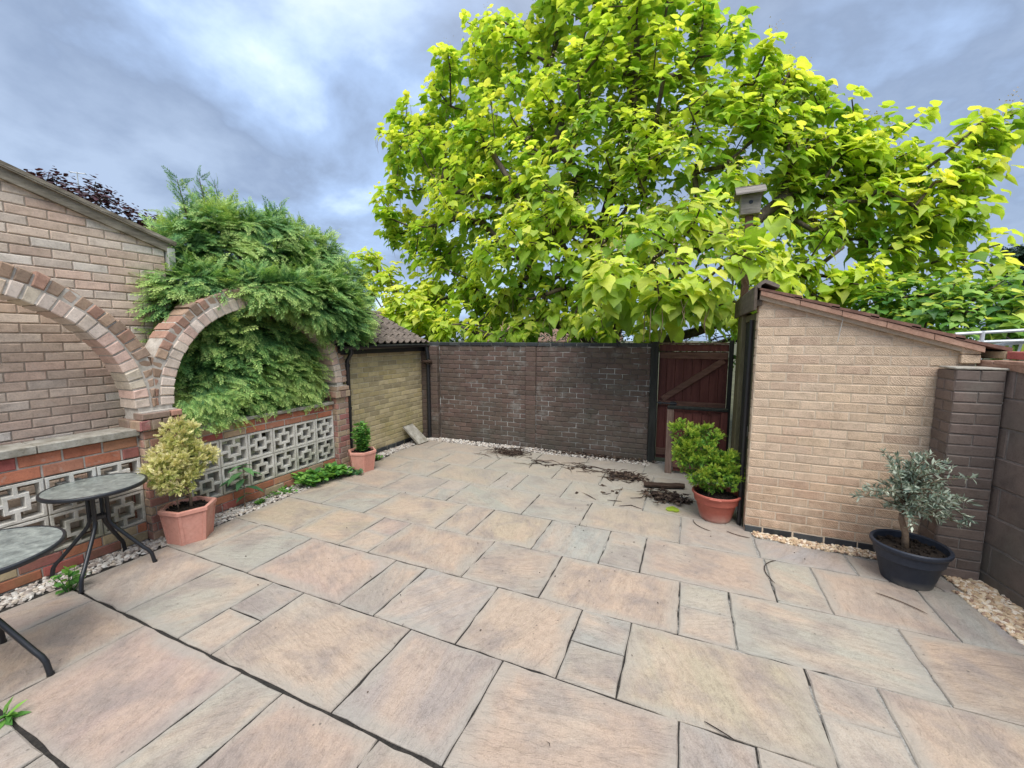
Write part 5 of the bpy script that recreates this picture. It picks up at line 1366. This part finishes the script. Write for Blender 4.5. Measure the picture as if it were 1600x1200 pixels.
    for _ in range(110):
        z = U(0.6, 2.6); a = Vector((-4.73, 3.32, z)); q = Vector(P[random.randrange(len(P)-600)]); q = a.lerp(q, 0.85); mb.tube([a, a.lerp(q, 0.5)+Vector((0,0,-0.05)), q], [0.02,0.012,0.004], 5)
    for a, b in stems: mb.tube([a, b], [0.012, 0.003], 5)
    child('trunk', mb.mesh('trunk', M['bark'], True), root)
build_conifer()

# ------------------------------------------------------------------ pots and their plants
def cone_bush(root, c, z0, z1, r, mat, n, size, seed, lumps=None, tint0=0.45, name='foliage', clumps=70, cr=0.055):
    """small conifer: tufts of short sprays fanned out from clump centres over the lumps"""
    rs = np.random.default_rng(seed); P = []; D = []; tn = []
    vol = np.array([q[1][0]*q[1][2] for q in lumps]); vol = vol/vol.sum()
    for (cc, rr), f in zip(lumps, vol):
        for lay, sh in ((1.0, 0.0), (0.6, -0.35)):  # inner clumps tinted darker, painting shade into the gaps
            k = max(3, int(clumps*f*(1 if lay == 1 else 0.5)))
            for _ in range(k):
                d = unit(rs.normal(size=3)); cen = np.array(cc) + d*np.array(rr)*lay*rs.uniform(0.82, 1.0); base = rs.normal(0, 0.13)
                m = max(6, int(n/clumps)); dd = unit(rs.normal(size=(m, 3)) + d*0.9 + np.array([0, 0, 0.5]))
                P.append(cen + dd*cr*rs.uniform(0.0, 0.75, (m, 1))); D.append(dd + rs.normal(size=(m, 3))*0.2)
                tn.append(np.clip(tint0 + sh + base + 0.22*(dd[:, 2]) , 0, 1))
    P = np.concatenate(P); D = np.concatenate(D); tn = np.concatenate(tn); k = len(P)
    nor = rs.normal(size=(k, 3))
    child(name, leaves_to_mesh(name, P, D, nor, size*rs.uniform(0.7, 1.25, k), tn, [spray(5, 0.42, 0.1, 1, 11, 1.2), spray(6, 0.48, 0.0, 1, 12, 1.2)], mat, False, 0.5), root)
    return P
def soil_disc(mb, c, r, z, n=20, sx=1, sy=1, rot=0):
    V = [(c[0], c[1], z+0.012)]; F = []
    for q, rr in enumerate((0.5, 1.0)):
        for k in range(n):
            a = rot + 2*PI*k/n; V.append((c[0]+rr*r*math.cos(a)*sx, c[1]+rr*r*math.sin(a)*sy, z + (U(0, 0.012) if q == 0 else 0)))
    for k in range(n):
        F.append((0, 1+k, 1+(k+1) % n)); F.append((1+k, 1+n+k, 1+n+(k+1) % n, 1+(k+1) % n))
    mb.add(V, F)
    for _ in range(60):
        a = U(0, 2*PI); q = r*0.9*math.sqrt(U(0, 1)); s = U(0.004, 0.011)
        x, y = c[0]+q*math.cos(a)*sx, c[1]+q*math.sin(a)*sy
        mb.box((x-s, y-s, z), (x+s, y+s, z+0.012+s))
def hex_planter(c, r0, r1, h, rot, root, soil_z):
    mb = MB(); rr = R(rot)
    mb.lathe([(r0, 0.0),(r0*1.01, 0.006),(r1*0.93, h-0.035),(r1*0.93, h-0.03),(r1, h-0.03),(r1, h-0.004),(r1*0.985, h),(r1*0.86, h),(r1*0.84, h-0.012),(r1*0.80, soil_z-0.02)], 6, (*c, 0), rr)
    pot = add_part('pot', mb, M['terracotta'], root)
    # raised corner ribs and panel rims
    for k in range(6):
        a = rr + PI/3*k; 
        for s in (0,):
            mb = MB(); p0 = Vector((c[0]+(r0+0.001)*math.cos(a), c[1]+(r0+0.001)*math.sin(a), 0.0)); p1 = Vector((c[0]+(r1*0.935)*math.cos(a), c[1]+(r1*0.935)*math.sin(a), h-0.034))
            for sgn in (-1, 1):
                am = a + sgn*PI/6; nn = Vector((math.cos(am), math.sin(am), 0)); tdir = Vector((-math.sin(am), math.cos(am), 0))*(-sgn)
                w_ = 0.020
                q = [p0, p0 + tdir*(-w_), p1 + tdir*(-w_), p1]
                q = [p0, p0 - tdir*(-w_), p1 - tdir*(-w_), p1] if (p0 + tdir*w_ - Vector((c[0], c[1], 0))).length < (p0 - tdir*w_ - Vector((c[0], c[1], 0))).length and False else q
                t2 = (Vector((c[0]+math.cos(a+sgn*PI/3), c[1]+math.sin(a+sgn*PI/3), 0)) - Vector((c[0]+math.cos(a), c[1]+math.sin(a), 0))).normalized()
                q = [p0, p0 + t2*w_, p1 + t2*w_, p1]
                o_ = nn*0.004
                V = [v for v in q] + [v + o_ for v in q]
                F = [(0,1,2,3),(7,6,5,4),(0,4,5,1),(1,5,6,2),(2,6,7,3),(3,7,4,0)]
                if sgn < 0: F = [tuple(reversed(f)) for f in F]
                mb.add(V, [tuple(reversed(f)) for f in F])
            add_part('rib', mb, M['terracotta'], pot)
    mb = MB(); soil_disc(mb, c, r1*0.83, soil_z, 6, rot=rr); add_part('soil', mb, M['soil'], pot)
    return pot
def round_pot(c, prof, soil_r, soil_z, mat, root, sx=1, sy=1):
    mb = MB(); mb.lathe(prof, 40, (*c, 0), 0, sx, sy)
    me = mb.mesh('pot', mat, True); smooth_by_angle(me, 40)
    pot = child('pot', me, root)
    mb = MB(); soil_disc(mb, c, soil_r, soil_z, 28, sx, sy); add_part('soil', mb, M['soil'], pot)
    return pot

# A: golden conifer beside the first pier
cA = (-3.745, 1.925)
t = thing('potted_golden_conifer', 'golden yellow conifer in a six sided terracotta planter under the brick pier', 'potted plant', (*cA, 0))
hex_planter(cA, 0.150, 0.195, 0.285, -50, t, 0.255)
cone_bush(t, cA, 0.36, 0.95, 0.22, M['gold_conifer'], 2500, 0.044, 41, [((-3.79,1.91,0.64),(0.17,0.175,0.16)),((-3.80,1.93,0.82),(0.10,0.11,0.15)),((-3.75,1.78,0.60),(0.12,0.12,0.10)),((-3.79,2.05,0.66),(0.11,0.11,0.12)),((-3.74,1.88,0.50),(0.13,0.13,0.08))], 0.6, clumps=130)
mb = MB(); mb.tube([(-3.73,1.94,0.25),(-3.74,1.945,0.36),(-3.78,1.93,0.5),(-3.80,1.92,0.8)], [0.013,0.011,0.010,0.005], 7); mb.tube([(-3.75,1.86,0.25),(-3.755,1.855,0.33),(-3.75,1.86,0.48)], [0.006,0.006,0.004], 6); mb.tube([(-3.74,1.945,0.34),(-3.75,1.90,0.38),(-3.76,1.87,0.42)], 0.006, 6)
add_part('trunk', mb, M['thin_bark'], t, True)
# B: small leafy plant by the downpipe
cB = (-3.715, 3.86)
t = thing('potted_green_shrub', 'small upright green plant in a six sided terracotta planter by the downpipe', 'potted plant', (*cB, 0))
hex_planter(cB, 0.135, 0.18, 0.255, -38, t, 0.225)
def leafy(root, c, z0, z1, r, n, size, mat, seed, wd=0.2, name='foliage', nst=9):
    rs = np.random.default_rng(seed); P = []; D = []; mb = MB()
    for k in range(nst):
        a = 2*PI*k/nst + rs.uniform(-.3, .3); rr = r*rs.uniform(0.15, 0.95); h = z1 - (z1-z0)*0.45*(rr/r)**1.5*rs.uniform(0.6, 1.1)
        p0 = Vector((c[0]+0.2*rr*math.cos(a), c[1]+0.2*rr*math.sin(a), z0)); p1 = Vector((c[0]+rr*math.cos(a), c[1]+rr*math.sin(a), h))
        mb.tube([p0, p0.lerp(p1, 0.5)+Vector((0,0,0.01)), p1], [0.004,0.003,0.0015], 5)
        m = n//nst
        for t_ in np.linspace(0.15, 1, m):
            P.append(np.array(p0.lerp(p1, t_))); th = rs.uniform(0, 2*PI); D.append([math.cos(th), math.sin(th), rs.uniform(-0.1, 0.9)])
    P = np.array(P); D = np.array(D); k = len(P)
    child(name, leaves_to_mesh(name, P, D, np.array([[0, 0, 1.0]])+rs.normal(size=(k, 3))*0.35, size*rs.uniform(0.6, 1.2, k), np.clip(rs.normal(0.5, 0.25, k), 0, 1), [lance_leaf(wd)], mat), root)
    add_part('stem', mb, M['green'], root)
leafy(t, cB, 0.22, 0.61, 0.125, 760, 0.058, M['green'], 51, 0.24, nst=22)
# C: lime conifer in a round pot at the shed door
cC = (0.285, 4.06)
t = thing('potted_lime_conifer', 'leaning lime green conifer in a round deep terracotta pot by the shed door', 'potted plant', (*cC, 0))
pot = round_pot(cC, [(0.120,0.0),(0.125,0.004),(0.135,0.03),(0.168,0.16),(0.172,0.165),(0.182,0.17),(0.190,0.215),(0.200,0.232),(0.206,0.238),(0.206,0.25),(0.198,0.256),(0.186,0.25),(0.180,0.20)], 0.182, 0.215, M['terracotta_deep'], t)
for s in (-1, 1):
    mb = MB(); ang = R(-60 if s < 0 else 60)
    for a0 in (R(-95), R(10)) if s < 0 else ():
        mb.box((-0.05,-0.012,0),(0.05,0.012,0.012), Matrix.Translation((cC[0]+0.203*math.cos(a0), cC[1]+0.203*math.sin(a0), 0.236)) @ Matrix.Rotation(a0+PI/2, 4, 'Z'), ch=0.004)
    if s < 0: add_part('rim_lip', mb, M['terracotta_deep'], pot)
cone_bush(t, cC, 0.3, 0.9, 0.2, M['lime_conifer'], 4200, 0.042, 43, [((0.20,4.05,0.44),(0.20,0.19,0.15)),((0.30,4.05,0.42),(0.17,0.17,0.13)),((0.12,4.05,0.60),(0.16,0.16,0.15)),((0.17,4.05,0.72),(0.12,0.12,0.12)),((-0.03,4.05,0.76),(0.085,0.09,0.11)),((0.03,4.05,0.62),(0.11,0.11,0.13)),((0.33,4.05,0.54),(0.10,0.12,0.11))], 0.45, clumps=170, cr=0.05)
mb = MB(); mb.tube([(0.26,4.06,0.20),(0.25,4.05,0.32),(0.18,4.05,0.5),(0.12,4.05,0.7)], [0.016,0.014,0.010,0.004], 7); mb.tube([(0.22,4.0,0.2),(0.22,4.0,0.34)], 0.008, 6); add_part('trunk', mb, M['thin_bark'], t, True)
# D: olive in the slate pot
cD = (1.435, 3.50)
t = thing('potted_olive', 'silvery little olive tree in a wide slate blue plastic pot near the pillar', 'potted plant', (*cD, 0))
kD = 0.86
pot = round_pot(cD, [(r_*kD, z_) for r_, z_ in [(0.145,0.0),(0.155,0.004),(0.160,0.02),(0.200,0.16),(0.204,0.165),(0.212,0.17),(0.222,0.225),(0.236,0.235),(0.243,0.245),(0.243,0.262),(0.234,0.27),(0.220,0.262),(0.212,0.20)]], 0.214*kD, 0.222, M['slate_pot'], t)
def build_olive(root, c):
    rs = np.random.default_rng(61); mb = MB(); P = []; D = []
    mb.tube([(c[0]-0.02,c[1],0.20),(c[0]-0.03,c[1],0.33),(c[0]-0.055,c[1]+0.01,0.42),(c[0]-0.06,c[1]+0.01,0.46)], [0.022,0.019,0.017,0.012], 8)
    ctr = np.array([c[0]-0.02, c[1]+0.02, 0.60])
    for k in range(64):
        a = rs.uniform(0, 2*PI); el = rs.uniform(-0.15, 1.5); L = rs.uniform(0.15, 0.34)
        p0 = Vector((c[0]-0.05, c[1]+0.01, rs.uniform(0.45, 0.66)))
        d = Vector((math.cos(a)*math.cos(el)*0.75, math.sin(a)*math.cos(el)*0.7, math.sin(el)*0.95))
        p1 = p0 + d*L*0.7 + Vector((0.02,0,0)); p2 = p1 + (d + Vector((0.10, 0, -0.35)))*L*0.6
        mb.tube([p0, p1, p2], [0.005,0.003,0.001], 4)
        for seg in ((p0, p1), (p1, p2)):
            for t_ in np.linspace(0.15, 1, 11):
                q = seg[0].lerp(seg[1], t_)
                for _ in range(2): P.append(np.array(q)); D.append(np.array(d)*0.7 + rs.normal(size=3)*0.7)
    for (tx, ty, tz) in ((c[0]+0.27, c[1]-0.04, 0.49),(c[0]+0.22, c[1]-0.02, 0.62),(c[0]+0.2, c[1]-0.05, 0.46)):
        p0 = Vector((c[0], c[1], 0.56)); p1 = Vector((tx, ty, tz)); m_ = p0.lerp(p1, 0.5)+Vector((0,0,0.05)); mb.tube([p0, m_, p1], [0.004,0.003,0.001], 4)
        for t_ in np.linspace(0.2, 1, 16):
            q = p0.lerp(m_, t_*2) if t_ < 0.5 else m_.lerp(p1, t_*2-1)
            for _ in range(3): P.append(np.array(q)); D.append(np.array((p1-p0).normalized())*0.9 + rs.normal(size=3)*0.5)
    P = np.array(P); D = np.array(D); n = len(P)
    child('foliage', leaves_to_mesh('foliage', P, D, rs.normal(size=(n, 3))*0.6+np.array([0, 0, 0.7]), rs.uniform(0.028, 0.055, n), np.clip(rs.normal(0.5, 0.3, n), 0, 1), [lance_leaf(0.13)], M['olive']), root)
    add_part('trunk', mb, M['thin_bark'], root, True)
build_olive(t, cD)

# ------------------------------------------------------------------ two black tables
def table(name, label, c, z, r, angs, rf, postr=0.052):
    t = thing(name, label, 'table', (*c, 0))
    mb = MB(); mb.lathe([(0.001, z-0.006),(r-0.012, z-0.006),(r-0.012, z),(0.001, z)], 48, (*c, 0)); add_part('tabletop', mb, M['glass'], t)
    mb = MB(); mb.lathe([(r-0.016, z-0.020),(r-0.002, z-0.022),(r+0.002, z-0.018),(r+0.002, z-0.002),(r-0.003, z+0.003),(r-0.012, z+0.003),(r-0.0125, z+0.0005),(r-0.0135, z-0.012)], 48, (*c, 0), closed=True)
    me = mb.mesh('rim', M['black_metal'], True); smooth_by_angle(me, 50); child('rim', me, t)
    def P_(a, rad, zz): return (c[0]+rad*math.cos(a), c[1]+rad*math.sin(a), zz)
    for ad in angs:
        a = R(ad); mb = MB()
        pts = [P_(a, postr*1.6, z-0.012), P_(a, postr, z-0.04), P_(a, postr, 0.40), P_(a, postr, 0.37), P_(a, postr+0.012, 0.34), P_(a, postr+0.035, 0.305), P_(a, rf-0.075, 0.125), P_(a, rf-0.05, 0.10), P_(a, rf-0.033, 0.07), P_(a, rf-0.02, 0.0)]
        mb.tube(pts, 0.0125, 10); lg = add_part('leg', mb, M['black_metal'], t, ang=50)
        mb = MB(); mb.tube([P_(a, rf-0.02, 0.012), P_(a, rf-0.019, 0.0)], 0.0145, 10); add_part('foot_cap', mb, M['black_pvc'], lg)
    for zz in (z-0.07, 0.40):
        mb = MB(); pts = [P_(R(a), postr-0.004, zz) for a in angs]; pts.append(pts[0])
        for i in range(len(angs)): mb.bar(pts[i], pts[i+1], 0.006, 0.022, ch=0.001)
        add_part('bracket', mb, M['black_metal'], t)
    mb = MB()
    for i in range(0, len(angs), 2):
        mb.bar(P_(R(angs[i]), r-0.02, z-0.014), P_(R(angs[(i+2) % len(angs)]), r-0.02, z-0.014), 0.018, 0.008, ch=0.001) if i == 0 else None
    mb.bar(P_(R(angs[1]), r-0.02, z-0.0245), P_(R(angs[-1]), r-0.02, z-0.0245), 0.018, 0.008, ch=0.001)
    add_part('crossbar', mb, M['black_metal'], t)
    return t
table('bistro_table', 'round black metal table with pebbled grey glass top by the pierced blocks', (-3.77,1.385), 0.625, 0.272, (45,135,225,315), 0.305)
table('side_table', 'nearest round glass table, cut off by the left edge, standing on buff slabs', (-3.09,0.655), 0.625, 0.325, (27,153,207,333), 0.325, 0.06)

# ------------------------------------------------------------------ bird house on its post
t = thing('bird_house', 'grey wooden bird house with a pitched plank roof among the golden leaves', 'bird house', (0.56, 5.6, 0))
mb = MB(); mb.box((0.47,5.55,3.06),(0.67,5.72,3.27), ch=0.004); add_part('box', mb, M['pale_wood'] if 'pale_wood' in M else M['old_wood'], t)
M['pale_wood'] = mottled('pale_weathered_planks', (0.15,0.135,0.115), (0.26,0.235,0.21), (0.36,0.34,0.31), scale=8, fine=50, grain=(0.7, 5, 5), bumpk=0.8)
mb = MB(); mb.tube([(0.57,5.548,3.19),(0.57,5.5485,3.19)], 0.022, 14); add_part('entrance', mb, M['black_metal'], t)
for (z0, z1, y0, y1) in ((3.26,3.33,5.47,5.56),(3.30,3.365,5.54,5.63)):
    mb = MB(); mb.add([(0.41,y0,z0),(0.71,y0,z0+0.01),(0.71,y1,z1+0.01),(0.41,y1,z1),(0.41,y0,z0+0.016),(0.71,y0,z0+0.026),(0.71,y1,z1+0.026),(0.41,y1,z1+0.016)], [(0,3,2,1),(4,5,6,7),(0,1,5,4),(1,2,6,5),(2,3,7,6),(3,0,4,7)])
    add_part('roof_plank', mb, M['pale_wood'], t)
mb = MB(); mb.add([(0.41,5.80,3.28),(0.71,5.80,3.28),(0.71,5.62,3.375),(0.41,5.62,3.375),(0.41,5.80,3.296),(0.71,5.80,3.296),(0.71,5.62,3.391),(0.41,5.62,3.391)], [(0,1,2,3),(7,6,5,4),(0,4,5,1),(1,5,6,2),(2,6,7,3),(3,7,4,0)]); add_part('roof_plank', mb, M['pale_wood'], t)
mb = MB(); mb.box((0.53,5.60,-0.05),(0.61,5.67,3.06), ch=0.005); add_part('post', mb, M['brown_wood'], t)
for o in t.children:
    if o.name.startswith('box'): o.data.materials[0] = M['pale_wood']

# ------------------------------------------------------------------ small things on the ground
# slab leaning on the outbuilding
c0 = Vector((-3.80,5.12,0.0)); c1 = Vector((-3.78,5.36,0.0)); top0 = Vector((-4.03,5.05,0.27)); top1 = Vector((-4.03,5.28,0.27))
nn = (c1-c0).cross(top0-c0).normalized(); nn = nn if nn.x > 0 else -nn
mb = MB(); q = [c0, c1, top1, top0]; mb.add(q + [v + nn*0.028 for v in q], [(0,3,2,1),(4,5,6,7),(0,1,5,4),(1,2,6,5),(2,3,7,6),(3,0,4,7)])
tag(link_obj('leaning_slab', mb.mesh('leaning_slab', M['sill'])), 'loose grey paving slab leaning against the yellow brick outbuilding', 'paving slab')
# fallen golden leaf
tV, tF = heart_leaf(0)
o = link_obj('fallen_leaf', np_mesh('fallen_leaf', tV*0.14*np.array([1,1,0.35])+np.array([-0.08,4.05,0.010]), tF, M['catalpa'], True, np.full(len(tV), 0.35)))
tag(o, 'single fallen yellow green leaf lying on the slabs before the round pot', 'leaf')
# rotten timber by the door
mb = MB()
V = []; F = []; nseg, ns = 9, 9
for i in range(nseg+1):
    tt = i/nseg; p = Vector((-0.40+0.42*tt, 4.63+0.12*tt, 0.030+0.004*math.sin(i)))
    for k in range(ns):
        a = 2*PI*k/ns; rr = (0.034+0.010*noise.noise(Vector((tt*5, a, 0))))*(0.75 if i in (0, nseg) else 1)
        V.append((p.x-0.12*rr*math.cos(a), p.y + rr*math.cos(a)*1.5, max(0.002, p.z + rr*math.sin(a)*0.8)))
for i in range(nseg):
    for k in range(ns): a = i*ns+k; b = i*ns+(k+1) % ns; F.append((a, b, b+ns, a+ns))
F += [tuple(range(ns-1,-1,-1)), tuple(range(nseg*ns, (nseg+1)*ns))]
mb.add(V, F); tag(link_obj('rotten_timber', mb.mesh('rotten_timber', M['debris'])), 'dark rotten length of timber lying before the old half door', 'timber')
def litter(name, label, cx, cy, sx, sy, n, L0, L1, zt, seed, rad=0.004, flakes=0, ang=None, fs=1.0):
    random.seed(seed); mb = MB()
    for _ in range(n):
        x, y = random.gauss(cx, sx), random.gauss(cy, sy); a = U(0, PI) if ang is None else random.gauss(ang, 0.5); L = U(L0, L1); z = U(0.006, zt)
        d = Vector((math.cos(a), math.sin(a), random.gauss(0, 0.06))); nn_ = Vector((-d.y, d.x, 0))*U(-0.35, 0.35)*L
        p = Vector((x, y, z)); pts = [p-d*L/2, p+nn_, p+d*L/2]
        for v in pts: v.z = max(0.004, v.z)
        mb.tube(pts, [rad*0.6, rad*U(0.8, 1.4), rad*0.4], 4)
    for _ in range(flakes):
        x, y = random.gauss(cx, sx*0.8), random.gauss(cy, sy*0.8); s = U(0.008, 0.03)*fs; a = U(0, PI)
        mb.box((-s, -s*0.5, -0.002), (s, s*0.5, 0.002), Matrix.Translation((x, y, U(0.006, zt))) @ Matrix.Rotation(a, 4, 'Z') @ Matrix.Rotation(random.gauss(0, 0.4), 4, 'X'))
    return tag(link_obj(name, mb.mesh(name, M['debris'])), label, 'litter', kind='stuff')
litter('twig_pile', 'heap of dry brown twigs near the back wall', -2.33, 5.27, 0.16, 0.09, 110, 0.08, 0.3, 0.035, 1, 0.0035, 30)
litter('pod_litter', 'long dark seed pods strewn across the far slabs', -1.40, 5.0, 0.33, 0.09, 42, 0.12, 0.34, 0.015, 2, 0.0038, 14, 0.0)
litter('bark_pile', 'pile of bark, pods and dead leaves beside the rotten timber', -0.62, 4.86, 0.13, 0.07, 85, 0.06, 0.20, 0.04, 3, 0.004, 120)
litter('leaf_mould', 'brown heap of dead leaves and pods in front of the round pot', -0.14, 4.38, 0.12, 0.08, 80, 0.05, 0.18, 0.045, 4, 0.004, 200)
litter('scattered_pods', 'thin curled pods scattered between the two brown heaps', -0.60, 4.30, 0.25, 0.17, 12, 0.08, 0.22, 0.01, 5, 0.004, 10)
litter('wall_litter', 'dead leaves gathered along the foot of the dark wall', -1.1, 5.58, 0.45, 0.04, 70, 0.04, 0.14, 0.025, 6, 0.004, 160)
litter('speck_litter', 'tiny bits of twig and bark scattered over the open slabs', -0.7, 2.6, 1.3, 1.0, 30, 0.006, 0.03, 0.006, 7, 0.0013, 40, fs=0.18)
random.seed(99)
def pod(label, pts, r=0.004):
    r = r*0.75
    mb = MB(); n = 10; P = []
    a, b, c = [Vector((*p, 0.008)) for p in pts]
    for k in range(n+1):
        t_ = k/n; P.append(a*(1-t_)**2 + b*2*t_*(1-t_) + c*t_*t_)
    mb.tube(P, [r*0.4]+[r]*(n-1)+[r*0.3], 6)
    tag(link_obj('seed_pod', mb.mesh('seed_pod', M['debris'], True)), label, 'seed pod', group='single dried pods on the paving')
pod('curled dried pod hooked on the grey slab below the shed wall', [(0.66,3.42),(0.50,3.30),(0.60,3.08)])
pod('dried pod lying straight on the slab before the slate pot', [(1.18,3.22),(1.3,3.18),(1.38,3.08)])
pod('thin pod on the bluish slab under the shed corner', [(0.10,3.93),(0.10,3.80),(0.24,3.74)])
pod('slender pod beside the round pot base at the shed corner', [(0.36,3.80),(0.42,3.74),(0.53,3.74)])
pod('short curved pod on the pale slab at the near edge of the patio', [(0.22,1.62),(0.26,1.59),(0.23,1.54)], 0.0025)
pod('dark pod lying along the open joint between near slabs', [(0.13,1.79),(0.18,1.775),(0.24,1.75)], 0.003)

# weeds
def weed(name, label, c, n, size, mat, seed, wd, h, spread=1.0, nst=4):
    t = thing(name, label, 'weed', (*c, 0)); leafy(t, c, 0.0, h, spread, n, size, mat, seed, wd, nst=nst); return t
def tall_weed():
    t = thing('tall_weed', 'tall single stemmed weed with drooping leaves before the pierced blocks', 'weed', (-3.93, 2.50, 0))
    mb = MB(); mb.tube([(-3.93,2.50,-0.01),(-3.925,2.505,0.2),(-3.93,2.52,0.42)], [0.007,0.006,0.003], 6); add_part('stem', mb, M['thin_bark'], t)
    tV, tF = lance_leaf(0.16)
    for k, (z, a, L) in enumerate([(0.13,2.0,0.09),(0.12,5.0,0.10),(0.20,3.6,0.14),(0.21,0.4,0.17),(0.27,2.3,0.10),(0.29,5.4,0.17),(0.31,-2.0,0.18),(0.35,0.9,0.14),(0.36,-1.2,0.19),(0.38,3.0,0.10),(0.40,-0.1,0.16),(0.42,1.8,0.10),(0.42,-1.7,0.12)]):
        d = np.array([[math.cos(a), math.sin(a), -0.15]]); Rm = rot_from(d, np.array([[0, 0, 1.0]]))
        V, F = scatter(tV*np.array([1,1,2.0]), tF, Rm, np.array([L*1.2]), np.array([[-3.928, 2.508, z]])); child('leaf', np_mesh('leaf', V, F, M['tallweed'], True, np.full(len(V), random.random())), t)
tall_weed()
weed('nettle_clump', 'light green weed growing round the foot of the bistro table', (-3.66,1.16), 40, 0.05, M['green'], 72, 0.40, 0.15, 0.10, 5)
weed('dandelion', 'small star of green leaves sprouting in the joint at near left', (-2.66,0.605), 14, 0.07, M['green'], 73, 0.16, 0.03, 0.03, 3)
weed('weed_clump', 'dark green toothed weeds at the foot of the blocks near the second pier', (-3.87,3.22), 330, 0.085, M['green'], 74, 0.26, 0.14, 0.20, 20)
weed('weed_clump', 'low green weeds spreading round the base of the second pier', (-3.82,3.50), 330, 0.08, M['green'], 75, 0.3, 0.13, 0.20, 20)
weed('weed_clump', 'round leaved weeds tucked under the planter by the downpipe', (-3.70,3.66), 120, 0.045, M['tallweed'], 76, 0.42, 0.06, 0.14, 10)
weed('weed_clump', 'thin straggling weeds on the gravel before the pierced blocks', (-3.90,2.92), 90, 0.035, M['green'], 77, 0.4, 0.04, 0.20, 8)
weed('weed_tuft', 'tiny green tuft on the pebbles right of the terracotta planter', (-3.83,4.25), 60, 0.04, M['green'], 78, 0.3, 0.07, 0.09, 6)
weed('plantain_weed', 'little green weed on the gravel beside the tall weed', (-3.88,2.62), 40, 0.04, M['green'], 79, 0.35, 0.04, 0.07, 5)
